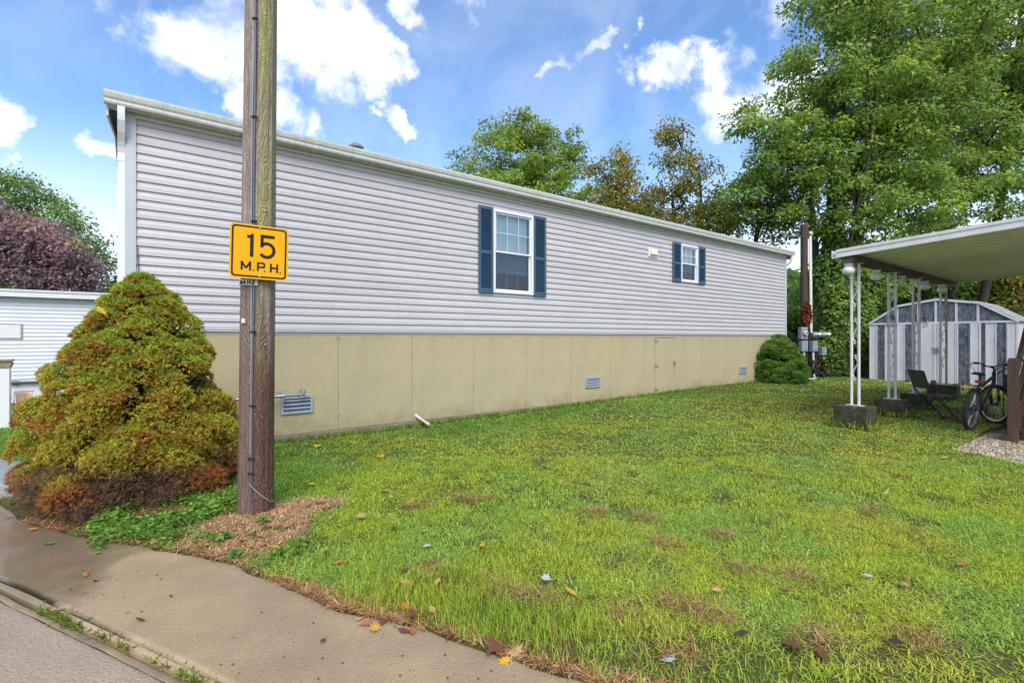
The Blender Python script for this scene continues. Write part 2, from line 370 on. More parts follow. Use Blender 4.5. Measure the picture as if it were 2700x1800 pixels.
APRON = np.array(list(map(tuple, EDGE)) + [tuple(SEAM1), tuple(SEAM0)])
PAVED = np.array(list(map(tuple, EDGE)) + [(7, -14), (-24, -14), (-24, 12)])
GRAVEL = np.array([(5.74, 6.40), (6.3, 6.78), (6.8, 7.15), (7.3, 7.55), (7.9, 7.9), (9.2, 8.6), (12.5, 8.2), (12.5, 2.0), (4.7, 2.5), (4.9, 4.3), (5.15, 4.9), (5.7, 5.3), (5.88, 5.6), (5.85, 6.1)])
def dist_poly(px, py, pts):
    d = np.full(len(px), 1e9)
    for (a, b) in zip(pts[:-1], pts[1:]):
        ab = b - a; t = np.clip(((px - a[0]) * ab[0] + (py - a[1]) * ab[1]) / (ab @ ab), 0, 1)
        d = np.minimum(d, np.hypot(px - a[0] - t * ab[0], py - a[1] - t * ab[1]))
    return d
def terr(px, py):
    px = np.asarray(px, float); py = np.asarray(py, float); sh = px.shape; px = px.ravel(); py = py.ravel()
    z = .105 * sst(5, 15, py + .25 * px) * sst(-6, 2, px)
    inp = poly_in(px, py, PAVED); d = dist_poly(px, py, EDGE)
    z = z + np.where(inp, 0, .035 * sst(0, .5, d)) + .012 * np.exp(-((px + 2.1)**2 + (py - 4.1)**2) / .5)
    z = z + (fbm(np.stack([px, py], -1) * 1.3, 3, 3) - .5) * .035 * sst(.1, .8, d) * (~inp)
    g = poly_in(px, py, GRAVEL); z = np.where(g, z - .05, z)
    z = np.where(inp, -.06, z)
    return z.reshape(sh)
def tz(x, y): return float(terr(np.array([x]), np.array([y]))[0])

def ground_material():
    m = mat('lawn_soil', (.095, .085, .034), 1.0, spec=.1, var=(.07, .095, .022), var_scale=1.5, bump=.6, bump_scale=30, stain=(.13, .085, .04), stain_scale=2.5, stain_lo=.58, stain_hi=.72); return m
M['soil'] = ground_material()

def terrain():
    ax = np.unique(np.concatenate([np.linspace(-10, 14, 300), np.linspace(-60, -10, 40), np.linspace(14, 60, 40), np.linspace(-900, -60, 16), np.linspace(60, 900, 16)]))
    ay = np.unique(np.concatenate([np.linspace(-3, 19, 290), np.linspace(-60, -3, 20), np.linspace(19, 60, 40), np.linspace(60, 1500, 18)]))
    X, Y = np.meshgrid(ax, ay); Z = terr(X, Y); nx = len(ax)
    V = np.stack([X.ravel(), Y.ravel(), Z.ravel()], -1)
    i = np.arange(len(ay) - 1)[:, None] * nx + np.arange(nx - 1)[None]; i = i.ravel()
    tag(link('ground', np_mesh('ground', V, np.stack([i, i+1, i+1+nx, i+nx], -1), M['soil'], smooth=True)), kind='structure')
terrain()

def concrete_material(name, wet=True, base=(.45, .325, .19), var=(.33, .24, .14)):
    m = mat(name, base, .82, var=var, var_scale=1.6, bump=.8, bump_scale=60, coords='Object', speck=(.27, .19, .11), speck_scale=90, speck_t=.61, stain=(.31, .23, .135), stain_scale=.9, stain_lo=.5, stain_hi=.75, detail=8)
    if wet:
        nt = m.node_tree; N = nt.nodes; L = nt.links; b = N['Principled BSDF']; b.inputs['Specular IOR Level'].default_value = .35
        tc = N.new('ShaderNodeTexCoord'); s = N.new('ShaderNodeSeparateXYZ'); L.new(tc.outputs['Object'], s.inputs[0])
        n = N.new('ShaderNodeTexNoise'); n.inputs['Scale'].default_value = 1.7; n.inputs['Detail'].default_value = 5; L.new(tc.outputs['Object'], n.inputs[0])
        r = N.new('ShaderNodeMapRange'); L.new(s.outputs[0], r.inputs[0]); r.inputs[1].default_value = -1.9; r.inputs[2].default_value = -3.4; r.inputs[3].default_value = -.2; r.inputs[4].default_value = .42
        a = N.new('ShaderNodeMath'); a.operation = 'ADD'; L.new(n.outputs[0], a.inputs[0]); L.new(r.outputs[0], a.inputs[1])
        w = N.new('ShaderNodeMapRange'); w.interpolation_type = 'SMOOTHSTEP'; L.new(a.outputs[0], w.inputs[0]); w.inputs[1].default_value = .50; w.inputs[2].default_value = .72
        rr = N.new('ShaderNodeMapRange'); L.new(w.outputs[0], rr.inputs[0]); rr.inputs[3].default_value = .72; rr.inputs[4].default_value = .05; L.new(rr.outputs[0], b.inputs['Roughness'])
        old = b.inputs['Base Color'].links[0].from_socket
        x = N.new('ShaderNodeMix'); x.data_type = 'RGBA'; x.blend_type = 'MULTIPLY'; L.new(w.outputs[0], x.inputs[0]); L.new(old, x.inputs[6]); x.inputs[7].default_value = (.60, .61, .64, 1); L.new(x.outputs[2], b.inputs['Base Color'])
        bp = [q for q in N if q.type == 'BUMP'][0]
        bs = N.new('ShaderNodeMapRange'); L.new(w.outputs[0], bs.inputs[0]); bs.inputs[3].default_value = .55; bs.inputs[4].default_value = .04; L.new(bs.outputs[0], bp.inputs['Strength'])
    return m
M['apron'] = concrete_material('apron_concrete')
M['roadm'] = concrete_material('road_concrete', False, (.46, .35, .25), (.36, .27, .19))
M['gravel'] = mat('gravel', (.30, .24, .16), .95, var=(.14, .105, .07), var_scale=45, bump=1.0, bump_scale=70, speck=(.55, .48, .36), speck_scale=110, speck_t=.60)
M['strip'] = mat('strip_concrete', (.44, .335, .21), .95, spec=.1, var=(.26, .20, .13), var_scale=3, bump=.4, bump_scale=60)

def apron():
    # ragged outer edge, rounded shoulder along the seam
    fine = []
    for a, b in zip(EDGE[:-1], EDGE[1:]):
        n = max(2, int(np.linalg.norm(b - a) / .06))
        for t in np.linspace(0, 1, n, endpoint=False): fine.append(a + (b - a) * t)
    fine.append(EDGE[-1]); fine = np.array(fine)
    nr = np.array([sd_[1], -sd_[0]]); nr = nr if nr @ np.array([0, -1]) > 0 else -nr      # towards the road
    fine = fine + (fbm(fine * 6, 11, 3)[:, None] - .5) * .06 * nr
    cols = len(fine)
    tt = np.clip(((fine - SEAM0) @ sd_), 0, np.linalg.norm(SEAM1 - SEAM0)); seam = SEAM0 + tt[:, None] * sd_
    rows = []
    prof = [(0.0, -.08, 1), (0.0, -.0, 1)]
    rows.append((fine, -.07)); rows.append((fine, -.003))
    for k in np.linspace(.02, .97, 14): rows.append((fine + (seam - fine) * k, 0.0))
    for (o, z) in ((-.03, 0), (-.012, -.004), (-.003, -.014), (0, -.03), (0, -.09)): rows.append((seam + nr * o, z))
    V = []
    for (p, z) in rows:
        zz = (np.full(len(p), z) + (fbm(p * .9, 5, 2) - .5) * .012 * (1 if z > -.02 else 0)); V.append(np.column_stack([p, zz]))
    V = np.concatenate(V); i = (np.arange(len(rows) - 1)[:, None] * cols + np.arange(cols - 1)[None]).ravel()
    tag(link('pavement', np_mesh('pavement', V, np.stack([i, i + cols, i + cols + 1, i + 1], -1), M['apron'], smooth=True)), kind='structure')
    # narrow gutter strip and road beyond the dark joint
    q = lambda t, o: SEAM0 + sd_ * t + nr * o
    L_ = np.linalg.norm(SEAM1 - SEAM0); ts = np.linspace(0, L_, 160)
    V = []
    for (o, z) in ((.022, -.10), (.022, -.026), (.028, -.020), (.06, -.022)):
        p = np.array([q(t, o) for t in ts]); p = p + (fbm(p * 5, 21, 2)[:, None] - .5) * .012 * nr; V.append(np.column_stack([p, np.full(len(p), z)]))
    V = np.concatenate(V); c = len(ts); i = (np.arange(3)[:, None] * c + np.arange(c - 1)[None]).ravel()
    tag(link('gutter_strip', np_mesh('gutter_strip', V, np.stack([i, i + c, i + c + 1, i + 1], -1), M['strip'], smooth=False)), kind='structure')
    V = []
    for o in np.concatenate([np.linspace(.052, 3, 20), [8, 14]]):
        p = np.array([q(t, o) for t in ts]); V.append(np.column_stack([p, -.026 + (fbm(p * 2.2, 9, 4) - .5) * .014 - .01*np.exp(-(o-.052)/.05)]))
    n_ = len(V); V = np.concatenate(V); i = (np.arange(n_ - 1)[:, None] * c + np.arange(c - 1)[None]).ravel()
    [setattr(q.inputs['Strength'], 'default_value', 1.0) for q in M['roadm'].node_tree.nodes if q.type == 'BUMP']
    tag(link('road', np_mesh('road', V, np.stack([i, i + c, i + c + 1, i + 1], -1), M['roadm'], smooth=True)), kind='structure')
apron()

def sheet(name, poly, dz, m, step=.12):
    bm = bmesh.new(); vs = [bm.verts.new((x, y, 0)) for x, y in poly]; f = bm.faces.new(vs)
    bmesh.ops.triangulate(bm, faces=[f]); bmesh.ops.subdivide_edges(bm, edges=bm.edges, cuts=6, use_grid_fill=True)
    for v in bm.verts: v.co.z = .03 + dz + .006 * math.sin(v.co.x * 9) * math.cos(v.co.y * 7)
    me = bpy.data.meshes.new(name); bm.to_mesh(me); bm.free(); me.materials.append(m); return tag(link(name, me), kind='structure')
sheet('gravel_path', [tuple(p) for p in GRAVEL], .012, M['gravel'])

# neighbour's raised slab and the pale strip across their lawn
mb = MB(); x0, y0 = gp(46, 1117, .12)
mb.add([(x0, y0, -.05), (x0 - 3.2, y0 + 1.0, -.05), (x0 - 3.1, y0 + 1.75, -.05), (x0 + .12, y0 + .55, -.05), (x0, y0, .12), (x0 - 3.2, y0 + 1.0, .12), (x0 - 3.1, y0 + 1.75, .12), (x0 + .12, y0 + .55, .12)],
       [(0,1,2,3), (4,5,6,7), (0,1,5,4), (1,2,6,5), (2,3,7,6), (3,0,4,7)])
tag(mb.build('kerb_slab', mat('kerb_slab', (.36, .36, .35), .7, var=(.25, .25, .24), var_scale=3, bump=.3, bump_scale=60), bevel=.02), kind='structure')
a = np.array(gp(-160, 962)); b = np.array(gp(230, 942)); dd = (b - a) / np.linalg.norm(b - a); nn = np.array([-dd[1], dd[0]]) * .12
mb = MB(); q = [a - nn, b - nn, b + nn, a + nn]; mb.add([(*p, -.05) for p in q] + [(*p, .075) for p in q], [(0,1,2,3), (4,5,6,7), (0,1,5,4), (1,2,6,5), (2,3,7,6), (3,0,4,7)])
tag(mb.build('path', M['strip']), kind='structure')
# ------------------------------------------------------------------ the grey manufactured home
house = empty('mobile_home', (P0[0], P0[1], 0), PHI, 'long light grey mobile home with blue shutters on beige skirting', 'mobile home')
SID0, SID1, NROW = 1.607, 4.206, 23
CH = (SID1 - SID0) / NROW
PROF = [(0, 0), (0, .019), (.004, .0205), (.050, .0175), (.058, .0135), (.070, .008), (.085, .005), (.113, .003)]
WIN = [(5.366, 6.331, 2.342, 3.905), (11.28, 12.05, 2.955, 3.935)]
plank_cache = {}
def plank(s0, s1, row, za=None, zb=None, off=0.0):
    L_ = round(s1 - s0, 3); z0 = SID0 + row * CH; za = z0 if za is None else za; zb = z0 + CH if zb is None else zb
    key = (L_, round(za - z0, 3), round(zb - z0, 3))
    if key not in plank_cache:
        pr = [(z * CH / .113, o) for z, o in PROF]; a, b = za - z0, zb - z0; out = []
        def off_at(z):
            for (p, q) in zip(pr[1:-1], pr[2:]):
                if p[0] <= z <= q[0] and q[0] > p[0]: return p[1] + (q[1] - p[1]) * (z - p[0]) / (q[0] - p[0])
            return .003
        pts = [(a, 0.0), (a, off_at(max(a, .0041)) if a > .001 else .019)] + [(z, o) for z, o in pr if a + .002 < z < b - .001] + [(b, off_at(b - 1e-6)), (b, -.004), (a, -.004)]
        pts = [p for i, p in enumerate(pts) if i == 0 or p != pts[i-1]][1:]
        m = MB(); m.prism([(-o, z) for z, o in pts], 0, L_, 'x'); plank_cache[key] = m.mesh('siding_plank', M['siding'])
    return link('siding_plank', plank_cache[key], house, (s0, -off, z0))
for r in range(NROW):
    z0, z1 = SID0 + r * CH, SID0 + (r + 1) * CH
    cuts = [.10]; x = 1.1 + (r // 2 * 1.37) % 3.4
    while x < HL - .5: cuts.append(round(x, 3)); x += 3.62
    cuts.append(HL - .08)
    for k, (a, b) in enumerate(zip(cuts[:-1], cuts[1:])):
        b2 = b + (.025 if k < len(cuts) - 2 else 0); off = .0012 * (k % 2)
        segs = [(a, b2, z0, z1)]
        for (w0, w1, wz0, wz1) in WIN:
            w0 += .03; w1 -= .03; wz0 += .03; wz1 -= .03; new = []
            for (p, q, za, zb) in segs:
                if q <= w0 or p >= w1 or zb <= wz0 or za >= wz1: new.append((p, q, za, zb)); continue
                if p < w0: new.append((p, w0, za, zb))
                if q > w1: new.append((w1, q, za, zb))
                if za < wz0: new.append((max(p, w0), min(q, w1), za, wz0))
                if zb > wz1: new.append((max(p, w0), min(q, w1), wz1, zb))
            segs = new
        for (p, q, za, zb) in segs: plank(p, q, r, za, zb, off)
# sheathing behind the siding with the window openings left clear
mb = MB(); xs = [0.0, WIN[0][0], WIN[0][1], WIN[1][0], WIN[1][1], HL]
for i in range(5):
    a, b = xs[i], xs[i+1]
    if i in (1, 3):
        w = WIN[i // 2]; mb.box(a, b, .006, .05, 1.55, w[2]); mb.box(a, b, .006, .05, w[3], 4.24)
    else: mb.box(a, b, .006, .05, 1.55, 4.24)
mb.box(0, HL, 4.2, 4.25, .13, 4.24); mb.box(0, .05, .05, 4.2, .13, 4.24); mb.box(HL - .05, HL, .05, 4.2, .13, 4.24)
mb.build('wall', M['siding'], house)
for (a, b) in ((0.0, .105), (HL - .09, HL)):
    MB().box(a - .004, b, -.034, .1, SID0 - .005, SID1 + .02).build('corner_trim', M['corner'], house, bevel=.006)
mb = MB(); mb.box(.1, HL - .08, -.036, .005, SID1 - .045, SID1 + .03); mb.box(.1, HL - .08, -.048, .005, SID1 + .005, SID1 + .032)
mb.build('frieze', M['gutter'], house, bevel=.004)
MB().box(.0, HL, -.02, .004, SID0 - .022, SID0 - .004).build('starter_strip', M['corner'], house)
# slab and skirting panels
mb = MB(); mb.box(-.08, HL + .1, -.13, 4.3, -.3, .118); mb.build('footing', M['slab'], house, bevel=.012)
joints = [0.0] + [.095 + 1.22 * k for k in range(2, 15) if .095 + 1.22 * k < HL] + [HL]
joints.insert(1, 1.315)
sk = {}
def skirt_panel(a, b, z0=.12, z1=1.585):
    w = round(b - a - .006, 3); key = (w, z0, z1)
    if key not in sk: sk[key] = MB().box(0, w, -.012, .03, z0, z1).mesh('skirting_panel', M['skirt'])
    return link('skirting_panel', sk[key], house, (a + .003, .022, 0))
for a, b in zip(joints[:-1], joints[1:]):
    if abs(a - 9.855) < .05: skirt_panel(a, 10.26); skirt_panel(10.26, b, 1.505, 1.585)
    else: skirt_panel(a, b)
MB().box(0, HL, .055, .09, .1, 1.6).build('skirting_backing', M['dark'], house)
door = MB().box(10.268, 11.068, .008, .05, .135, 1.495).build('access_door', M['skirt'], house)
for z in (1.42, .80, .22):
    h = MB().box(10.245, 10.262, .002, .012, z - .055, z + .055); h.add([(10.266, .0, z - .035), (10.266, .0, z + .035), (10.40, .0, z + .012), (10.40, .0, z - .012), (10.266, .007, z - .035), (10.266, .007, z + .035), (10.40, .007, z + .012), (10.40, .007, z - .012)], [(0,1,2,3), (4,5,6,7), (0,1,5,4), (1,2,6,5), (2,3,7,6), (3,0,4,7)])
    h.tube([(10.263, -.003, z - .06), (10.263, -.003, z + .06)], .006, 6); h.build('hinge', M['galv'], door)
l = MB(); l.box(10.99, 11.12, -.002, .008, .87, .895); l.cbox((11.05, -.015, .84), (.05, .02, .055)); l.tube([(11.032, -.015, .865), (11.032, -.015, .90), (11.068, -.015, .90), (11.068, -.015, .865)], .005, 6); l.build('padlock', M['steel'], door)
for k in range(40):     # screw heads along the joints
    j = random.choice(joints[1:-1]); z = random.choice((.3, .62, .9, 1.2, 1.5)) + random.uniform(-.04, .04)
    MB().cbox((j + random.choice((-.018, .018)), .008, z), (.009, .008, .009)).build('screw', M['dark'], house)
def skirt_vent(s0, s1, z0, z1):
    fr = MB(); t = .035
    fr.box(s0, s1, -.022, .012, z0, z0 + t); fr.box(s0, s1, -.022, .012, z1 - t, z1); fr.box(s0, s0 + t, -.0215, .012, z0 + t, z1 - t); fr.box(s1 - t, s1, -.0215, .012, z0 + t, z1 - t)
    v = fr.build('skirting_vent', M['ventgrey'], house)
    MB().box(s0 + t, s1 - t, .003, .011, z0 + t, z1 - t).build('vent_backing', M['dark'], v)
    n = 13; g = MB()
    for k in range(1, n): x = s0 + t + (s1 - s0 - 2*t) * k / n; g.box(x - .003, x + .003, -.0105, -.005, z0 + t, z1 - t)
    g.build('vent_bars', M['ventgrey'], v)
    for k in range(1, 4):
        z = z0 + t + (z1 - z0 - 2*t) * (k - .45) / 3.2; MB().add([(s0 + t, -.012, z), (s1 - t, -.012, z), (s1 - t, .002, z + .022), (s0 + t, .002, z + .022), (s0 + t, -.010, z - .004), (s1 - t, -.010, z - .004), (s1 - t, .003, z + .018), (s0 + t, .003, z + .018)], [(0,1,2,3), (7,6,5,4), (0,4,5,1), (3,2,6,7), (0,3,7,4), (1,5,6,2)]).build('vent_slat', M['ventgrey'], v)
for s in ((1.73, 2.16, .414, .667), (7.83, 8.285, .42, .65), (14.25, 14.68, .44, .65)): skirt_vent(*s)

# roof, fascia, gutter, downspout
mb = MB(); e0 = -.16; e1 = 4.41; mid = (e0 + e1) / 2
mb.prism([(e0, 4.30), (mid, 4.74), (e1, 4.30), (e1, 4.36), (mid, 4.80), (e0, 4.36)], -.17, HL + .15, 'x'); roof = mb.build('roof', M['roof'], house)
mb = MB(); mb.box(-.15, HL + .13, -.11, .03, 4.222, 4.245); mb.build('soffit', M['gutter'], house)
mb = MB(); mb.box(-.155, HL + .135, -.125, -.108, 4.2, 4.35); mb.build('fascia', M['gutter'], house)
for x in (-.175, HL + .15):
    mb = MB(); mb.prism([(-.10, 4.10), (mid, 4.56), (4.35, 4.10), (4.4, 4.30), (mid, 4.76), (-.10, 4.30)], x, x + .022, 'x'); mb.build('rake_board', M['gutter'], house)
g = MB(); kp = [(-.128, 4.215), (-.195, 4.215), (-.205, 4.235), (-.205, 4.262), (-.222, 4.285), (-.235, 4.325), (-.238, 4.352), (-.228, 4.357), (-.222, 4.345), (-.215, 4.30), (-.19, 4.24), (-.14, 4.232), (-.135, 4.35), (-.128, 4.35)]
g.prism(kp, -.19, HL + .16, 'x'); gut = g.build('gutter', M['gutter'], house)
for x in (-.192, HL + .1605):
    MB().prism([(-.128, 4.213), (-.196, 4.213), (-.207, 4.235), (-.207, 4.262), (-.224, 4.285), (-.237, 4.325), (-.24, 4.354), (-.128, 4.354)], x, x + .003, 'x').build('end_cap', M['gutter'], gut)
for k in range(1, 5):
    x = k * HL / 5 + .3; MB().prism([(-.13, 4.211), (-.197, 4.211), (-.208, 4.235), (-.208, 4.262), (-.225, 4.285), (-.238, 4.325), (-.241, 4.354), (-.236, 4.36), (-.13, 4.36)], x, x + .03, 'x').build('joint_band', M['gutter'], gut)
def rect_pipe(mb, pts, w, d):
    pts = [Vector(p) for p in pts]; b = len(mb.v)
    for i, p in enumerate(pts):
        t = (pts[min(i+1, len(pts)-1)] - pts[max(i-1, 0)]).normalized(); x = Vector((1, 0, 0)); y = t.cross(x)
        y = y.normalized() if y.length > 1e-4 else Vector((0, 1, 0)); x = y.cross(t).normalized()
        for (a, c) in ((-1, -1), (1, -1), (1, 1), (-1, 1)): mb.v.append(tuple(p + x * a * w / 2 + y * c * d / 2))
    for i in range(len(pts) - 1):
        for j in range(4): mb.f.append((b + i*4 + j, b + i*4 + (j+1) % 4, b + (i+1)*4 + (j+1) % 4, b + (i+1)*4 + j))
    mb.f.append((b + 3, b + 2, b + 1, b)); e = b + (len(pts) - 1) * 4; mb.f.append((e, e+1, e+2, e+3)); return mb
dp = MB(); rect_pipe(dp, [(-.035, -.165, 4.22), (-.035, -.165, 4.14), (-.035, -.155, 4.06), (-.036, -.10, 3.95), (-.038, -.03, 3.85), (-.04, .0, 3.79), (-.04, .02, 3.72), (-.04, .02, 2.0), (-.04, .02, .32), (-.05, -.02, .22), (-.06, -.12, .17)], .07, .055)
for k in range(3): dp.box(-.0755, -.0745, .0 + k * .016, .006 + k * .016, .35, 3.7)
d = dp.build('downspout', M['white'], house, bevel=.006)
for z in (3.62, 2.0, .9): MB().box(-.08, -.002, -.011, .05, z, z + .03).build('pipe_strap', M['white'], d)
dp = MB(); rect_pipe(dp, [(HL + .06, -.165, 4.22), (HL + .06, -.16, 4.1), (HL + .055, -.08, 3.98), (HL + .045, .02, 3.9), (HL + .045, .03, 3.8), (HL + .045, .03, .3)], .07, .055); dp.build('downspout', M['white'], house, bevel=.006)
# thin cable beside the corner trim
mb = MB(); mb.tube([(.118, -.022, 2.6), (.122, -.03, 2.4), (.135, -.028, 2.2), (.14, -.03, 1.4), (.15, -.02, .8), (.2, -.0, .4)], .006, 6); mb.build('cable', M['cable'], house)
# roof vent cap
mb = MB(); mb.lathe([(.0, .0), (.055, 0), (.055, .3), (.0, .3)], 16); mb.lathe([(.12, .29), (.125, .31), (.10, .34), (.05, .37), (0, .385)], 20); mb.lathe([(.0, .285), (.12, .285)], 20)
v = mb.build('roof_vent', M['galv'], house, smooth=True, loc=(3.0, .55, 4.36))

def window(s0, s1, z0, z1, blind_to):
    w = empty('window'); w.parent = house
    t = .05; fr = MB(); E = -.055
    fr.box(s0, s1, E, .05, z0, z0 + t); fr.box(s0, s1, E, .05, z1 - t, z1); fr.box(s0, s0 + t, E + .0008, .05, z0 + t, z1 - t); fr.box(s1 - t, s1, E + .0008, .05, z0 + t, z1 - t)
    fr.build('frame', M['white'], w, bevel=.005)
    zm = (z0 + z1) / 2
    def sash(a, b, lo, hi, y, gm, cols, rows):
        q = .03; s = MB(); s.box(a, b, y - .015, y + .012, lo, lo + q); s.box(a, b, y - .015, y + .012, hi - q, hi); s.box(a, a + q, y - .0145, y + .012, lo + q, hi - q); s.box(b - q, b, y - .0145, y + .012, lo + q, hi - q)
        o = s.build('sash', M['white'], w)
        gx = [a + q + (b - a - 2*q) * k / cols for k in range(cols + 1)]; gz = [lo + q + (hi - lo - 2*q) * k / rows for k in range(rows + 1)]
        for x in gx[1:-1]: MB().box(x - .008, x + .008, y - .002, y + .006, lo + q, hi - q).build('muntin', M['white'], o)
        for z in gz[1:-1]: MB().box(a + q, b - q, y - .0025, y + .0065, z - .008, z + .008).build('muntin', M['white'], o)
        for i in range(cols):
            for k in range(rows): MB().box(gx[i] + .0005, gx[i+1] - .0005, y - .009, y - .005, gz[k] + .0005, gz[k+1] - .0005).build('pane', gm, o)
    sash(s0 + t, s1 - t, zm - .018, z1 - t, -.012, M['glass'], 3, 2)
    sash(s0 + t, s1 - t, z0 + t, zm + .018, .017, M['glassd'], 3, 2)
    bl = MB(); z = z1 - t - .02; ang = R(50)
    while z > blind_to:
        bl.cbox(((s0 + s1) / 2, .085, z), (s1 - s0 - .12, .024, .0015), Matrix.Rotation(-ang, 3, 'X')); z -= .0185
    bl.cbox(((s0 + s1) / 2, .085, z - .005), (s1 - s0 - .12, .02, .012))
    tag(bl.build('blind', M['blind'], w), kind='stuff')
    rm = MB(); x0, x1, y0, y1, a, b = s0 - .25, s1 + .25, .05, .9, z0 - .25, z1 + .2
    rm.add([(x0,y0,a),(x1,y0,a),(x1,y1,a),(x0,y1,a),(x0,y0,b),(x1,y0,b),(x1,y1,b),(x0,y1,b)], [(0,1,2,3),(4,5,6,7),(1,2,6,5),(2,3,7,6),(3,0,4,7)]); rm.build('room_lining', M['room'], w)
window(*WIN[0], 2.75); window(*WIN[1], 3.27)
def shutter(s0, s1, z0, z1):
    s = empty('shutter'); s.parent = house; t = .045; y0, y1 = -.060, -.027
    zm = z0 + (z1 - z0) * .47; fr = MB()
    fr.box(s0, s0 + t, y0, y1, z0, z1); fr.box(s1 - t, s1, y0, y1, z0, z1)
    for (a, b) in ((z0, z0 + .085), (zm - .03, zm + .03), (z1 - .06, z1)): fr.box(s0 + t, s1 - t, y0 + .001, y1, a, b)
    fr.build('frame', M['shutter'], s, bevel=.004)
    lv = MB()
    for (a, b) in ((z0 + .085, zm - .03), (zm + .03, z1 - .06)):
        n = int((b - a) / .033)
        for k in range(n):
            z = a + (b - a) * (k + .5) / n; lv.cbox(((s0 + s1) / 2, -.042, z), (s1 - s0 - 2*t, .034, .006), Matrix.Rotation(R(42), 3, 'X'))
    tag(lv.build('louvres', M['shutter'], s), kind='stuff')
    MB().box(s0 + t, s1 - t, -.0275, -.027, z0 + .02, z1 - .02).build('shutter_backing', M['dark'], s)
for q in ((5.045, 5.36, 2.325, 3.92), (6.338, 6.655, 2.325, 3.92), (10.93, 11.272, 2.945, 3.945), (12.058, 12.39, 2.945, 3.945)): shutter(*q)
ev = empty('exhaust_vent'); ev.parent = house
MB().box(9.955, 10.31, -.042, -.012, 3.47, 3.68).build('vent_frame', M['white'], ev, bevel=.006)
MB().prism([(-.043, 3.63), (-.043, 3.51), (-.092, 3.53), (-.077, 3.60)], 9.995, 10.27, 'x').build('vent_hood', M['cream'], ev)

# gas pipe with valve, standing out of the skirting
gpipe = empty('gas_pipe', (*hw(1.6, .1), 0), PHI, 'grey gas pipe with shutoff valve above the nearest skirting vent', 'pipe')
mb = MB(); mb.tube([(.40, .09, .74), (.40, -.02, .74), (.40, -.05, .735), (.39, -.05, .70), (.30, -.05, .695), (0.12, -.05, .695)], .020, 10); mb.tube([(.33, -.05, .695), (.345, -.05, .695)], .03, 10); mb.tube([(.40, -.03, .74), (.40, -.05, .74)], .03, 10); mb.build('pipe', M['galv'], gpipe, smooth=True)
mb = MB(); mb.tube([(.14, -.05, .695), (.02, -.05, .695)], [.032, .026], 8); mb.cbox((.08, -.05, .735), (.05, .03, .03)); mb.cbox((.07, -.05, .755), (.10, .02, .012)); mb.build('valve', M['galv'], gpipe)
mb = MB(); mb.tube([(.02, -.05, .695), (-.35, -.05, .69), (-.46, -.05, .69), (-.50, -.05, .66), (-.50, -.05, .55), (-.50, -.05, .03)], .022, 10); mb.build('riser', M['galv'], gpipe, smooth=True)
pv = empty('drain_pipe', (*hw(3.83, .02), 0), PHI, 'short white plastic pipe lying at the foot of the skirting', 'pipe')
a_, b_ = Vector((0, .06, .20)), Vector((.02, -.42, .10)); mb = MB(); mb.tube([a_, b_], .022, 14, caps=False); mb.tube([b_, a_], .0185, 14, caps=False); mb.build('tube', M['pvc'], pv, smooth=True)
MB().tube([a_ - Vector((0, .02, -.004)), a_ + Vector((0.002, -.05, -.012))], .027, 14).build('collar', M['pvc'], pv, smooth=True)

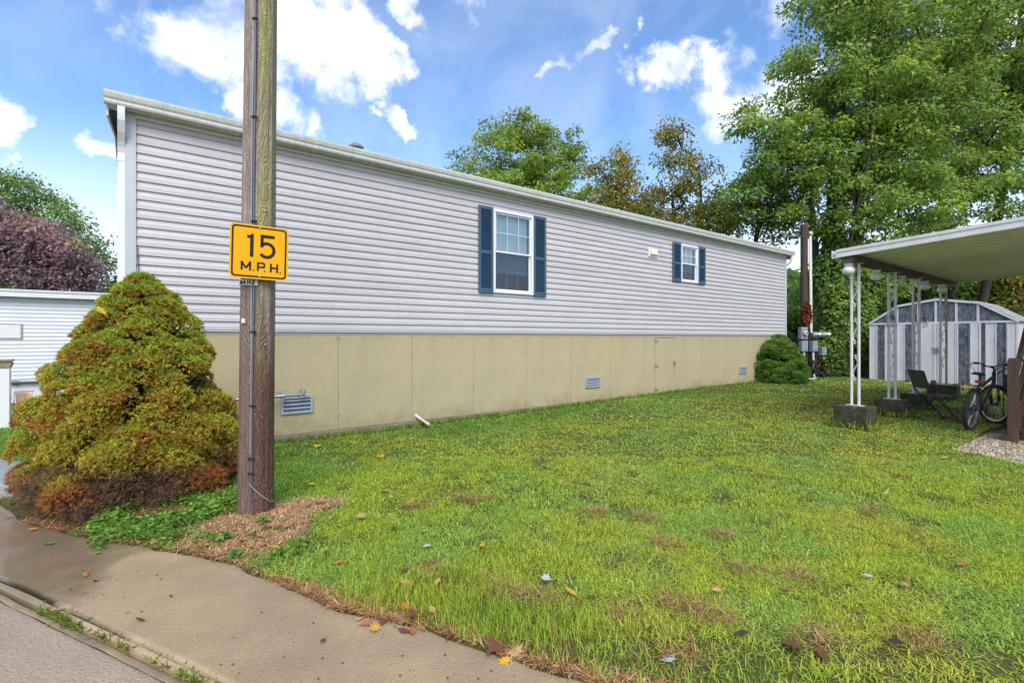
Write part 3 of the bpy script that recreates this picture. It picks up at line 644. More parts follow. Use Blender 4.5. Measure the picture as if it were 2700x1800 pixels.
# ------------------------------------------------------------------ the near utility pole with the speed sign
def pole_material():
    m = bpy.data.materials.new('pole_wood'); m.use_nodes = True; nt = m.node_tree; N = nt.nodes; L = nt.links; b = N['Principled BSDF']
    tc = N.new('ShaderNodeTexCoord')
    def mp(sc): q = N.new('ShaderNodeMapping'); q.inputs['Scale'].default_value = sc; L.new(tc.outputs['Object'], q.inputs[0]); return q.outputs[0]
    def nz(v, s, d=6, r=.6, di=0): q = N.new('ShaderNodeTexNoise'); q.inputs['Scale'].default_value = s; q.inputs['Detail'].default_value = d; q.inputs['Roughness'].default_value = r; q.inputs['Distortion'].default_value = di; L.new(v, q.inputs[0]); return q.outputs[0]
    def rg(v, a, bb, c=0, dd=1): q = N.new('ShaderNodeMapRange'); q.interpolation_type = 'SMOOTHSTEP'; L.new(v, q.inputs[0]); q.inputs[1].default_value = a; q.inputs[2].default_value = bb; q.inputs[3].default_value = c; q.inputs[4].default_value = dd; return q.outputs[0]
    def mx(f, a, c):
        q = N.new('ShaderNodeMix'); q.data_type = 'RGBA'
        if hasattr(f, 'is_linked'): L.new(f, q.inputs[0])
        else: q.inputs[0].default_value = f
        for k, s in ((6, a), (7, c)):
            if hasattr(s, 'is_linked'): L.new(s, q.inputs[k])
            else: q.inputs[k].default_value = (*s, 1)
        return q.outputs[2]
    def mu(a, c): q = N.new('ShaderNodeMath'); q.operation = 'MULTIPLY'; L.new(a, q.inputs[0]); L.new(c, q.inputs[1]); return q.outputs[0]
    # growth-ring figure: iso-lines of a stretched field give cathedral grain
    fld = nz(mp((5, 5, 1.1)), 1.3, 3, .5, .4)
    ring = N.new('ShaderNodeMath'); ring.operation = 'MULTIPLY'; L.new(fld, ring.inputs[0]); ring.inputs[1].default_value = 26
    fr = N.new('ShaderNodeMath'); fr.operation = 'PINGPONG'; L.new(ring.outputs[0], fr.inputs[0]); fr.inputs[1].default_value = .5
    rings = rg(fr.outputs[0], .04, .46)
    fib = nz(mp((26, 26, .7)), 3.0, 6, .65)
    s = N.new('ShaderNodeSeparateXYZ'); L.new(tc.outputs['Object'], s.inputs[0])
    grey = mx(rg(fib, .3, .7), (.15, .11, .085), (.33, .265, .215))
    wet = mx(rings, (.05, .020, .010), (.155, .072, .042))
    wetm = mx(rg(fib, .25, .75), wet, (.10, .048, .03))
    hgt = N.new('ShaderNodeMath'); hgt.operation = 'ADD'; L.new(s.outputs[2], hgt.inputs[0])
    w2 = N.new('ShaderNodeMath'); w2.operation = 'MULTIPLY'; L.new(nz(mp((3, 3, .6)), 1.2, 4), w2.inputs[0]); w2.inputs[1].default_value = 2.4; L.new(w2.outputs[0], hgt.inputs[1])
    lowm = rg(hgt.outputs[0], 3.3, 2.2)
    side = rg(s.outputs[0], .02, .045)       # sheltered side of the crack stays darker
    low2 = mx(mu(lowm, side), mx(mu(lowm, rg(s.outputs[0], .04, .01)), grey, (.15, .095, .07)), wetm)
    alg = mu(mu(rg(s.outputs[0], .035, .06), rg(s.outputs[0], .14, .10)), mu(rg(s.outputs[2], .9, 2.4), rg(nz(mp((7, 7, .55)), 1.5, 5), .38, .62)))
    col = mx(alg, low2, (.25, .25, .07))
    L.new(col, b.inputs['Base Color']); b.inputs['Roughness'].default_value = .75
    bp = N.new('ShaderNodeBump'); bp.inputs['Strength'].default_value = .8; bp.inputs['Distance'].default_value = .006
    ad = N.new('ShaderNodeMath'); ad.operation = 'ADD'; L.new(fib, ad.inputs[0]); L.new(rings, ad.inputs[1]); L.new(ad.outputs[0], bp.inputs['Height']); L.new(bp.outputs[0], b.inputs['Normal'])
    return m
M['polewood'] = pole_material()
def pole_mesh(r0, r1, h, bend, mt, seed=0, cracks=((-1.75, .018, .05),)):
    n, k = 96, 220; a = np.linspace(0, 2*np.pi, n, endpoint=False); z = np.linspace(-.3, h, k)
    A, Z = np.meshgrid(a, z); r = r0 + (r1 - r0) * np.clip(Z, 0, h) / h
    r = r + (fbm(np.stack([np.cos(A) * 3, np.sin(A) * 3, Z * .35], -1), seed, 3) - .5) * .02 + (fbm(np.stack([np.cos(A) * 16, np.sin(A) * 16, Z * .6], -1), seed + 5, 2) - .5) * .008
    for (ca, dep, wd) in cracks:
        off = ca + (fbm(np.stack([Z * .5, Z * 0 + ca], -1), seed + 9, 3) - .5) * .5
        dd = np.abs((A - off + np.pi) % (2*np.pi) - np.pi); r = r - dep * np.exp(-(dd / wd)**2) * sst(.35, .55, fbm(np.stack([Z * .45, Z*0 + 3 + ca], -1), seed + 2, 2) + .12)
    r = r + .012 * np.exp(-np.clip(Z, 0, 9) / .25)
    X = r * np.cos(A) + bend * Z; Y = r * np.sin(A); V = np.stack([X, Y, Z], -1).reshape(-1, 3)
    i = np.arange(k-1)[:, None] * n; j = np.arange(n)[None]; j2 = (j + 1) % n
    Fq = np.stack([(i + j), (i + j2), (i + n + j2), (i + n + j)], -1).reshape(-1, 4)
    me = np_mesh('pole', V, Fq, mt, smooth=True); return me
pole = empty('utility_pole', (-2.16, 4.12, 0), 0, 'weathered brown wooden utility pole carrying the yellow speed sign', 'utility pole'); pole.rotation_euler = (0, .0118, 0)
link('shaft', pole_mesh(.133, .108, 8.5, 0, M['polewood'], 3, ((-1.38, .03, .06), (-1.95, .014, .025), (-.55, .008, .03))), pole)
def on_pole(ang, z, out=.012): r = .133 - .025 * z / 8.5 + out; return (r * math.cos(ang), r * math.sin(ang), z)
ca = -1.36
mb = MB(); mb.tube([on_pole(ca - .02 + .05 * math.sin(z * 1.1) + .02 * math.sin(z * 4), z, .004) for z in np.linspace(-.05, 6, 60)], .0085, 8); mb.build('cable', M['cable'], pole, smooth=True)
mb = MB(); mb.tube([on_pole(ca - .11 + .07 * math.sin(z * 1.3 + .6), z, .004) for z in np.linspace(.55, 6, 60)], .006, 6); mb.build('ground_wire', M['cablepale'], pole, smooth=True)
mb = MB(); mb.tube([on_pole(ca - .05, .32, .02), on_pole(ca + .25, .26, .012), on_pole(ca + .7, .19, .012), on_pole(ca + 1.1, .14, .02), on_pole(ca + 1.6, .12, .012)], .005, 6); mb.build('tie_wire', M['cablepale'], pole, smooth=True)
for z in (.40, .52, .95, 1.55, 2.45, 3.3, 4.1): MB().cbox(on_pole(ca - .01 + .05 * math.sin(z * 1.1), z, .012), (.045, .016, .012)).build('staple', M['dark'], pole)
tg = empty('tag'); tg.parent = pole
mb = MB()
for k in range(15):
    a0, a1 = -2.60 + k * .10, -2.60 + (k + 1) * .10
    p, q = on_pole(a0, 1.93, .011), on_pole(a1, 1.93, .011); p2, q2 = on_pole(a0, 1.975, .011), on_pole(a1, 1.975, .011); p3, q3 = on_pole(a0, 1.93, .006), on_pole(a1, 1.93, .006); p4, q4 = on_pole(a0, 1.975, .006), on_pole(a1, 1.975, .006)
    mb.add([p, q, q2, p2, p3, q3, q4, p4], [(0,1,2,3), (7,6,5,4), (0,4,5,1), (3,2,6,7)])
mb.build('tag_strip', M['tagwhite'], tg)
STROKES = {'8': [[(0,0),(.6,0),(.6,.5),(0,.5),(0,0)], [(0,.5),(.6,.5),(.6,1),(0,1),(0,.5)]], '4': [[(.5,0),(.5,1),(0,.35),(.7,.35)]], 'H': [[(0,0),(0,1)], [(.6,0),(.6,1)], [(0,.5),(.6,.5)]], 'Z': [[(0,1),(.6,1),(0,0),(.6,0)]]}
mb = MB()
for ch, a0 in (('8', -2.22), ('4', -1.98), ('H', -1.66), ('Z', -1.42)):
    for st in STROKES[ch]:
        for p, q in zip(st[:-1], st[1:]): mb.bar(on_pole(a0 + p[0] * .25, 1.938 + p[1] * .029, .0125), on_pole(a0 + q[0] * .25, 1.938 + q[1] * .029, .0125), .0055, .0055)
mb.build('tag_lettering', M['signblack'], tg)
MB().cbox(on_pole(-1.95, 1.64, .006), (.032, .012, .036), Matrix.Rotation(-.4, 3, 'Z')).build('paper_tag', M['white'], pole)
for (a, z) in ((-2.75, 1.83), (-2.7, 1.72), (-.7, 2.55), (-.6, 1.45), (-2.5, 1.05)): MB().cbox(on_pole(a, z, .003), (.014, .014, .014)).build('nail', M['galv'], pole)

# speed sign: shapes drawn in sign space (0..1) then mapped to its plate
SW, SH = .425, .435
sg = empty('speed_sign', (0, 0, 0), 0, 'yellow square speed sign reading 15 M.P.H. on the utility pole', 'sign')
scx, scy, scz = -2.046, 3.97, 1.5 + (776 - 579.5) * 3.965 / F
sg.location = (scx, scy, scz); sg.rotation_euler = (0, R(1.2), math.atan2(.56, .83))
def rrect(w, h, r, n=6):
    pts = []
    for (cx, cy, a0) in ((w/2 - r, -h/2 + r, -90), (w/2 - r, h/2 - r, 0), (-w/2 + r, h/2 - r, 90), (-w/2 + r, -h/2 + r, 180)):
        for k in range(n + 1): a = R(a0 + 90 * k / n); pts.append((cx + r * math.cos(a), cy + r * math.sin(a)))
    return pts
MB().prism(rrect(SW, SH, .035), -.002, .002, 'y').build('plate', M['yellow'], sg)
o, i = rrect(SW - .026, SH - .026, .027), rrect(SW - .052, SH - .052, .018); k = len(o)
mb = MB(); mb.add([(p[0], -.0032, p[1]) for p in o] + [(p[0], -.0032, p[1]) for p in i], [(j, (j+1) % k, k + (j+1) % k, k + j) for j in range(k)]); mb.build('border', M['signblack'], sg)
def flat(mb, pts): mb.prism([(p[0], p[1]) for p in pts], -.0034, -.0022, 'y')
mb = MB(); X = lambda x: (x - .5) * SW; Zs = lambda y: (y - .5) * SH
flat(mb, [(X(.335), Zs(.405)), (X(.395), Zs(.405)), (X(.395), Zs(.83)), (X(.355), Zs(.83)), (X(.335), Zs(.80)), (X(.285), Zs(.80)), (X(.285), Zs(.745)), (X(.335), Zs(.745))])
mb.build('digit_one', M['signblack'], sg)
mb = MB()
flat(mb, [(X(.51), Zs(.775)), (X(.755), Zs(.775)), (X(.755), Zs(.835)), (X(.51), Zs(.835))]); flat(mb, [(X(.51), Zs(.60)), (X(.565), Zs(.60)), (X(.565), Zs(.776)), (X(.51), Zs(.776))])
cx, cy, ro, ri = .622, .548, .157, .098
an = [R(140 - 285 * k / 26) for k in range(27)]
O = [(X(cx + ro * .98 * math.cos(a)), Zs(cy + ro * math.sin(a))) for a in an]; I = [(X(cx + ri * .98 * math.cos(a)), Zs(cy + ri * math.sin(a))) for a in an]
for j in range(26): flat(mb, [O[j], I[j], I[j+1], O[j+1]])
mb.build('digit_five', M['signblack'], sg)
def stroke_letter(name, segs, w=.034):
    mb = MB()
    for (a, b) in segs:
        a = Vector((X(a[0]), 0, Zs(a[1]))); b = Vector((X(b[0]), 0, Zs(b[1]))); d = (b - a).normalized(); n = Vector((-d.z, 0, d.x)) * w * SW / 2
        flat(mb, [((a + n).x, (a + n).z), ((a - n).x, (a - n).z), ((b - n).x, (b - n).z), ((b + n).x, (b + n).z)])
    return mb.build(name, M['signblack'], sg)
stroke_letter('letter_m', [((.205, .15), (.205, .315)), ((.205, .30), (.275, .19)), ((.275, .19), (.345, .30)), ((.345, .15), (.345, .315))])
stroke_letter('letter_p', [((.475, .15), (.475, .315)), ((.475, .30), (.56, .30)), ((.475, .225), (.56, .225)), ((.56, .315), (.592, .28)), ((.585, .29), (.585, .24)), ((.592, .245), (.56, .21))], .032)
stroke_letter('letter_h', [((.70, .145), (.70, .31)), ((.81, .145), (.81, .31)), ((.70, .228), (.81, .228))])
for x, y in ((.405, .158), (.59, .155), (.865, .148)):
    mb = MB(); flat(mb, [(X(x) + .0065 * math.cos(t), Zs(y) + .0065 * math.sin(t)) for t in [2*math.pi*k/12 for k in range(12)]]); mb.build('full_stop', M['signblack'], sg)
for x, y in ((.5, .945), (.51, .045)): MB().lathe([(0, -.007), (.007, -.006), (.009, -.002)], 10, (X(x), 0, Zs(y)), 'Y').build('bolt', M['galv'], sg)
MB().tube([(0, .002, .12), (0, .10, .12)], .012, 6).build('standoff', M['galv'], sg); MB().tube([(0, .002, -.12), (0, .10, -.12)], .012, 6).build('standoff', M['galv'], sg)
# ------------------------------------------------------------------ neighbour's white home on the left
na = np.array([-1176 * 10.9 / F, 10.9])                      # point of its wall at the left frame edge
nb = empty('neighbour_home', (na[0] - U[0] * 4, na[1] - U[1] * 4, 0), PHI, 'low white ribbed neighbouring home behind the big bush', 'mobile home')
NLn = 15.0; NZ0, NZ1 = .56, 2.40
rows = 21; chn = (NZ1 - NZ0) / rows; cache = {}
pn = [(0, 0.0), (-.012, 0.004), (-.012, chn * .55), (-.002, chn * .8), (-.002, chn), (.01, chn), (.01, 0)]
for r in range(rows):
    xs = [0, 2.4, 5.86, 9.5, NLn]
    for a, b in zip(xs[:-1], xs[1:]):
        w = round(b - a - .004, 3)
        if w not in cache: cache[w] = MB().prism(pn, 0, w, 'x').mesh('siding_plank', M['neigh'])
        link('siding_plank', cache[w], nb, (a, 0, NZ0 + r * chn))
MB().box(0, NLn, .012, 4.2, .0, 2.5).build('wall', M['neigh'], nb)
mb = MB()
for k in range(12): MB().box(k * 1.25 + .003, (k + 1) * 1.25 - .003, -.0, .011, -.05, NZ0 - .005).build('skirting_panel', M['neigh'], nb)
mb.prism([(-.16, 2.42), (-.16, 2.55), (2.1, 2.75), (4.4, 2.55), (4.4, 2.42)], -.2, NLn + .2, 'x'); mb.build('roof', M['neigh'], nb)
MB().box(-.2, NLn + .2, -.19, -.162, 2.42, 2.535).build('fascia', M['white'], nb, bevel=.006); MB().box(-.2, NLn + .2, -.205, -.163, 2.537, 2.575).build('drip_edge', M['gutter'], nb)
mb = MB(); mb.box(3.2, 4.33, -.03, -.012, 1.50, 1.79); mb.build('window_cover', M['white'], nb, bevel=.004)
mb = MB()
for b_ in ((3.17, 4.36, 1.47, 1.50), (3.17, 4.36, 1.79, 1.82), (4.33, 4.36, 1.50, 1.79)): mb.box(b_[0], b_[1], -.026, -.011, b_[2], b_[3])
mb.build('cover_frame', M['galv'], nb)
mb = MB(); mb.tube([(4.05, -.06, .50), (4.72, -.06, .48), (4.77, -.06, .45), (4.77, -.06, .25), (4.80, -.05, .22), (4.86, -.01, .22)], .030, 10); mb.tube([(4.2, -.06, .495), (4.3, -.06, .493)], .045, 8); mb.build('drain_pipe', mat('iron_pipe', (.06, .065, .07), .5), nb, smooth=True)

px, py = gp(10, 985, .02)
lp = empty('lamp_post', (px, py, 0), PHI, 'square white garden post with stone coloured cap at the left edge', 'post')
MB().box(-.07, .07, -.07, .07, -.1, 1.02).build('post', M['white'], lp, bevel=.006)
mb = MB(); mb.prism([(-.075, 1.02), (.075, 1.02), (.10, 1.09), (.075, 1.12), (-.075, 1.12), (-.10, 1.09)], -.085, .085, 'y'); mb.box(-.105, .105, -.105, .105, 1.122, 1.15); mb.build('cap', mat('cap_stone', (.30, .24, .15), .8, var=(.2, .16, .1), var_scale=30), lp)
MB().box(.07, .115, -.03, .03, .50, .58).build('outlet_box', M['white'], lp)

# garden flag: printed cloth with soft shapes
def flag_material():
    m = mat('flag_print', (.72, .62, .52), .8, var=(.75, .28, .16), var_scale=7, stain=(.55, .10, .20), stain_scale=8, stain_lo=.56, stain_hi=.6, speck=(.18, .42, .50), speck_scale=6, speck_t=.6); return m
fx, fy = gp(32, 978, .02)
fl = empty('garden_flag', (fx, fy, 0), PHI - .5, 'small colourful garden flag on a thin black stand beside the white post', 'flag')
mb = MB(); mb.tube([(0, 0, -.05), (0, 0, .57), (.02, 0, .60), (.30, 0, .60)], .006, 6); mb.build('stand', M['black'], fl)
V = []; n1, n2 = 10, 14
for j in range(n2 + 1):
    for i in range(n1 + 1): V.append((.02 + .26 * i / n1 + .02 * j / n2 * math.sin(j * .5), .015 * math.sin(i * .9 + j * .35) * (j / n2), .59 - .50 * j / n2))
mb = MB(); mb.add(V, [(j * (n1 + 1) + i, j * (n1 + 1) + i + 1, (j + 1) * (n1 + 1) + i + 1, (j + 1) * (n1 + 1) + i) for j in range(n2) for i in range(n1)])
o = mb.build('cloth', flag_material(), fl, smooth='all'); md = o.modifiers.new('thickness', 'SOLIDIFY'); md.thickness = .003

# ------------------------------------------------------------------ metal shed
def l3(base, s, e): return base + U * s + NRM * e
sb = np.array([11.82, 16.2])
sh = empty('metal_shed', (sb[0], sb[1], .10), PHI, 'old white and worn blue metal shed with low gambrel roof behind the carport', 'shed')
SWd, SD, EH = 3.45, 2.6, 1.86
def shed_panel(y0, y1, m, parent, x=-.004, z0=.02, z1=EH, ribs=True, name='wall_panel'):
    mb = MB(); w = abs(y1 - y0); mb.box(x, x + .02, -max(y0, y1), -min(y0, y1), z0, z1)
    if ribs:
        for k in (.06, .14, .86, .94): yy = -(y0 + (y1 - y0) * k); mb.box(x - .012, x + .001, yy - .009, yy + .009, z0, z1 - .003)
    return mb.build(name, m, parent)
pan = [(0, .23, 'w'), (.23, .42, 'b'), (.42, .66, 'w'), (.66, .74, 'b')]
for a, b, c in pan: shed_panel(a, b, M['sandwhite' if c == 'w' else 'shedblue'], sh)
for a, b, c in pan: shed_panel(SWd - b, SWd - a, M['sandwhite' if c == 'w' else 'shedblue'], sh)
for (d0, d1, st, hy) in ((.745, 1.722, (.22, .47), 1), (1.728, SWd - .745, (.51, .76), 0)):
    d = empty('door'); d.parent = sh; W_ = d1 - d0
    c0, c1 = d0 + W_ * st[0], d0 + W_ * st[1]
    for (a, b, m_) in ((d0, c0, 'sandwhite'), (c0, c1, 'shedblue'), (c1, d1, 'sandwhite')): shed_panel(a, b, M[m_], d, x=-.030, z0=.05, z1=EH - .03, name='door_panel')
    hx = d1 - .04 if hy else d0 + .04
    mb = MB(); mb.bar((-.06, -hx, .95), (-.06, -hx, 1.12), .02, .02); mb.bar((-.03, -hx, .95), (-.06, -hx, .95), .02); mb.bar((-.03, -hx, 1.12), (-.06, -hx, 1.12), .02); mb.build('handle', M['galv'], d)
mb = MB(); mb.box(-.055, -.035, -1.80, -1.62, 1.06, 1.10); mb.cbox((-.06, -1.70, 1.0), (.025, .05, .06)); mb.tube([(-.06, -1.715, 1.02), (-.06, -1.715, 1.07), (-.06, -1.685, 1.07), (-.06, -1.685, 1.02)], .006, 6); mb.build('hasp', M['galv'], sh)
gab = [(0, EH), (.77, 2.405), (1.725, 2.555), (2.66, 2.405), (SWd, EH)]
def gz(y):
    for p, q in zip(gab[:-1], gab[1:]):
        if p[0] <= y <= q[0]: return p[1] + (q[1] - p[1]) * (y - p[0]) / (q[0] - p[0])
gx = [0.02, .75, 1.28, 1.70, 2.17, 2.64, SWd - .02]
for a, b in zip(gx[:-1], gx[1:]):
    a += .02; b -= .02; top = [(y, gz(y) - .03) for y in ([a] + [g[0] for g in gab[1:-1] if a < g[0] < b] + [b])]
    poly = [(-a, EH + .02), (-b, EH + .02)] + [(-y, max(z, EH + .025)) for y, z in reversed(top)]
    MB().prism(poly, .0, .02, 'x').build('gable_panel', M['shedblue'], sh)
for y in gx[1:-1]: MB().box(-.02, .015, -y - .028, -y + .028, EH + .02, gz(y) - .01).build('gable_rib', M['sandwhite'], sh)
MB().box(-.035, .02, -SWd - .03, .03, EH - .03, EH + .025).build('eave_trim', M['sandwhite'], sh)
for p, q in zip(gab[:-1], gab[1:]):
    mb = MB(); mb.bar((-.02, -p[0], p[1]), (-.02, -q[0], q[1]), .07, .05); mb.build('rake_trim', M['sandwhite'], sh)
    A, B = Vector((0, -p[0], p[1])), Vector((0, -q[0], q[1])); n = Vector((0, -(q[1] - p[1]), -(q[0] - p[0]))).normalized() * -.02
    ext = Vector((0, .06 if p[0] == 0 else 0, -.04 if p[0] == 0 else 0)); ext2 = Vector((0, -.06 if q[0] == SWd else 0, -.04 if q[0] == SWd else 0))
    a, b = A + ext + Vector((-.03, 0, .028)), B + ext2 + Vector((-.03, 0, .028)); dx = Vector((SD + .1, 0, 0))
    mb = MB(); mb.add([a, b, b + dx, a + dx, a + n, b + n, b + dx + n, a + dx + n], [(0,1,2,3), (7,6,5,4), (0,4,5,1), (3,2,6,7), (0,3,7,4), (1,5,6,2)]); mb.build('roof_sheet', mat('shed_roof', (.40, .39, .36), .7, var=(.2, .2, .16), var_scale=6), sh)
mb = MB(); mb.box(.03, SD, -.02, 0, .02, EH); mb.box(.03, SD, -SWd, -SWd + .02, .02, EH); mb.box(SD - .02, SD, -SWd, 0, .02, EH); mb.build('side_wall', M['sandwhite'], sh)
MB().box(-.14, .1, -SWd - .1, .1, -.25, .0).build('sill_timber', mat('wet_timber', (.10, .065, .045), .7, var=(.06, .04, .03), var_scale=9), sh)
MB().box(.05, SD, -SWd + .03, -.03, .0, .018).build('shed_floor', M['slab'], sh)

# ------------------------------------------------------------------ carport: roof, posts, globe lamps, blocks
c1 = np.array([5.16, 7.73]); CL, CWd, CZ, CS = 6.35, 4.6, 2.764, .058
cp = empty('carport', (c1[0], c1[1], 0), PHI, 'white metal carport roof on paired scrollwork posts at the right', 'carport')
zz = lambda t: CZ + CS * t
npan = 21
pw = CL / npan; mb = MB()
prof = [(0, 0), (.012, -.03), (.03, -.03), (.042, 0), (pw * .5 - .012, 0), (pw * .5, -.010), (pw * .5 + .012, 0), (pw - .004, 0)]
poly = prof + [(pw - .004, .05), (0, .05)]
k = len(poly)
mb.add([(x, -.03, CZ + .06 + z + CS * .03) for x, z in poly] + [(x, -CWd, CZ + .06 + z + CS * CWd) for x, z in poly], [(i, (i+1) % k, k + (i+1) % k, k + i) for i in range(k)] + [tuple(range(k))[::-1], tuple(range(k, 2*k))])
pm = mb.mesh('roof_pan', M['panpaint_bounce'])
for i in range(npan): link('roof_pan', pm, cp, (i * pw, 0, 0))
def sloped(mb, x0, x1, t0, t1, z0, z1):
    mb.add([(x0, -t0, zz(t0) + z0), (x1, -t0, zz(t0) + z0), (x1, -t1, zz(t1) + z0), (x0, -t1, zz(t1) + z0), (x0, -t0, zz(t0) + z1), (x1, -t0, zz(t0) + z1), (x1, -t1, zz(t1) + z1), (x0, -t1, zz(t1) + z1)], [(0,3,2,1), (4,5,6,7), (0,1,5,4), (1,2,6,5), (2,3,7,6), (3,0,4,7)]); return mb
for x0, x1 in ((-.03, -.002), (CL + .002, CL + .03)):
    mb = sloped(MB(), x0, x1, -.03, CWd, .0, .125); s_ = -1 if x0 < 0 else 1
    xo = x0 if s_ < 0 else x1
    for (a, b) in ((.085, .127), (.0, .03)): sloped(mb, min(xo, xo + s_ * .012), max(xo, xo + s_ * .012), -.03, CWd, a, b)
    mb.build('fascia', M['wpaint'], cp)
mb = MB(); mb.box(-.031, CL + .031, .0, .035, CZ - .01, CZ + .12); mb.box(-.031, CL + .031, .035, .09, CZ - .005, CZ + .015); mb.box(-.031, CL + .031, .085, .095, CZ + .015, CZ + .12); mb.build('side_gutter', M['wpaint'], cp)
MB().box(0, CL, -.20, -.06, CZ - .085, CZ + .025).build('beam', mat('dark_beam', (.035, .03, .026), .7, var=(.10, .085, .07), var_scale=14, var_stretch=(3, 1, 1)), cp)
MB().box(0, CL, -CWd + .02, -CWd + .12, CZ + CS * CWd - .1, CZ + CS * CWd + .01).build('beam', M['wpaint'], cp)
post_s = [.28, 2.05, 3.50, 5.53]; wn = c1 + NRM * .13
tops = CZ - .085
def carport_post(s, bt, g1, m2):
    p = empty('post'); p.parent = cp; y = -.13
    A, B = (s, y + .05, 0), (s, y - .05, 0)
    for (q, mm) in ((A, M['wpaint']), (B, m2)): MB().tube([(q[0], q[1], bt), (q[0], q[1], tops)], .022, 10).build('tube', mm, p, smooth=True)
    L_ = tops - bt; n = 3
    for k in range(n):
        mb = MB(); z0 = bt + L_ * (.18 + .26 * k); pts = []
        c = [(s, y - .025 * math.cos(w) * (1 - w / 9), z0 + .02 * math.sin(w) * (1 - w / 9)) for w in np.linspace(5.5, 1.5, 10)]
        for t in np.linspace(0, 1, 22): pts.append((s, y + .032 * math.sin(math.pi * 2 * t), z0 + .02 + .34 * t))
        c2 = [(s, y + .025 * math.cos(w) * (1 - w / 9), z0 + .38 - .02 * math.sin(w) * (1 - w / 9)) for w in np.linspace(1.5, 5.5, 10)]
        mb.tube(c + pts + c2, .010, 5); mb.build('scroll', M['wpaint'], p, smooth=True)
    MB().box(s - .05, s + .05, y - .12, y + .12, bt - .001, bt + .008).build('foot_plate', M['wpaint'], p); MB().box(s - .04, s + .04, y - .11, y + .11, tops - .006, tops - .001).build('head_plate', M['wpaint'], p)
blk = []
labels = ['mossy concrete block under the nearest carport post', 'stained concrete block under the second carport post', 'mossy concrete block partly behind the folding chair', 'mossy concrete block with a brick on it under the farthest carport post']
for i, s in enumerate(post_s):
    pos = c1 + U * s + NRM * .13; g = tz(*pos); top = (.43, .40, .40, .46)[i]
    carport_post(s, top, g, M['walgae'] if i == 3 else M['wpaint'])
    w = (.46, .44, .42, .52)[i]; mb = MB(); mb.box(-.20, .20, -w/2, w/2, g - .12, top - .002)
    o = mb.build('concrete_block', M['block'], None, bevel=.018, loc=(pos[0], pos[1], 0), rot=(0, 0, PHI + random.uniform(-.05, .05))); tag(o, labels[i], 'block', 'concrete blocks under the carport posts')
    if i == 3:
        q = pos + NRM * .0 - U * .12 + NRM * -.15; tag(MB().box(-.05, .05, -.045, .045, top, top + .09).build('brick', M['brick'], None, loc=(q[0], q[1], 0), rot=(0, 0, PHI + .2), bevel=.004), 'small red brick standing on the farthest concrete block', 'brick')
lamp_l = ['white glass globe lamp at the near corner of the carport', 'white glass globe lamp between the first two carport posts', 'white glass globe lamp between the last carport posts', 'white glass globe lamp at the farthest carport post']
for i, (s, e, sz) in enumerate(((.10, .10, 1), (1.35, .10, 1), (4.15, .12, 1), (5.25, .16, 1.0))):
    p = c1 + U * s + NRM * e; lz = CZ - (.012 if e < .06 else .09)
    g = empty('globe_lamp', (p[0], p[1], lz), 0, lamp_l[i], 'lamp', 'globe lamps under the carport edge')
    MB().lathe([(0, 0), (.062, 0), (.062, -.02), (.05, -.045), (.045, -.05), (0, -.05)], 20).build('lamp_base', M['white'], g, smooth=True)
    MB().lathe([(.045, -.045), (.048, -.05), (.066, -.062), (.083, -.09), (.087, -.115), (.08, -.145), (.058, -.168), (.03, -.178), (0, -.18)], 28).build('globe', M['globe'], g, smooth='all')
p = c1 + U * 2.75 + NRM * .11; g = empty('floodlight', (p[0], p[1], CZ - .09), PHI, 'small white lamp holder under the carport edge between the globes', 'lamp')
MB().lathe([(0, 0), (.045, 0), (.045, -.015), (.02, -.03), (.02, -.06), (.0, -.06)], 14).build('lamp_base', M['white'], g, smooth=True); MB().lathe([(.018, -.05), (.03, -.08), (.05, -.13), (.045, -.14), (0, -.14)], 14).build('lamp_head', M['white'], g, smooth=True)
mb = MB(); pts = [(s, -.05 - .01 * math.sin(s * 9), CZ - .095 - .02 * abs(math.sin(s * 2.6))) for s in np.linspace(.1, 5.6, 60)]; mb.tube(pts, .006, 5); mb.build('lamp_wire', M['wpaint'], cp, smooth=True)
for s, yy in ((2.02, -.02), (3.5, -.12)):   # wire hanging hooks
    mb = MB(); z = 1.72
    for k in range(3):
        a = k * .7; c = [(s + .02 * k, -.13 + yy + r_ * math.cos(a), z + .1 - .0 + d_) for r_, d_ in ((0, .1), (.14, .0), (.10, -.12), (-.06, -.10), (-.02, .06), (0, .1))]; mb.tube(c, .004, 5)
    mb.build('plant_hook', M['black'], cp)

# ------------------------------------------------------------------ folding chair
cx_, cy_ = at(2148, 972, 8.35)[:2]
ch = empty('folding_chair', (cx_, cy_, tz(cx_, cy_) + .01), R(-33), 'black folding bistro chair standing in the grass under the carport', 'chair')
ch.rotation_euler = (0, 0, R(-8))
# local: x = forward (seat faces +x), y = width
for y in (-.19, .19):
    mb = MB(); mb.tube([(.27, y, .0), (.02, y, .28), (-.20, y, .52), (-.30, y, .84)], .014, 8); mb.build('leg', M['black'], ch, smooth=True)
    mb = MB(); yy = y * .86; mb.tube([(-.27, yy, .0), (.0, yy, .27), (.19, yy, .43)], .014, 8); mb.build('leg', M['black'], ch, smooth=True)
mb = MB(); mb.tube([(-.24, -.165, .03), (-.24, .165, .03)], .010, 6); mb.build('cross_bar', M['black'], ch); mb = MB(); mb.tube([(.25, -.19, .03), (.25, .19, .03)], .010, 6); mb.build('cross_bar', M['black'], ch)
mb = MB(); V = []
for i in range(9):
    t = i / 8; x = -.19 + .46 * t; z = .455 - .02 * math.sin(t * math.pi) - (.02 * max(0, t - .8) / .2)
    for y in (-.20, .20): V.append((x, y, z))
for i in range(9): V += [(V[2*i][0], -.20, V[2*i][2] - .015), (V[2*i][0], .20, V[2*i][2] - .015)]
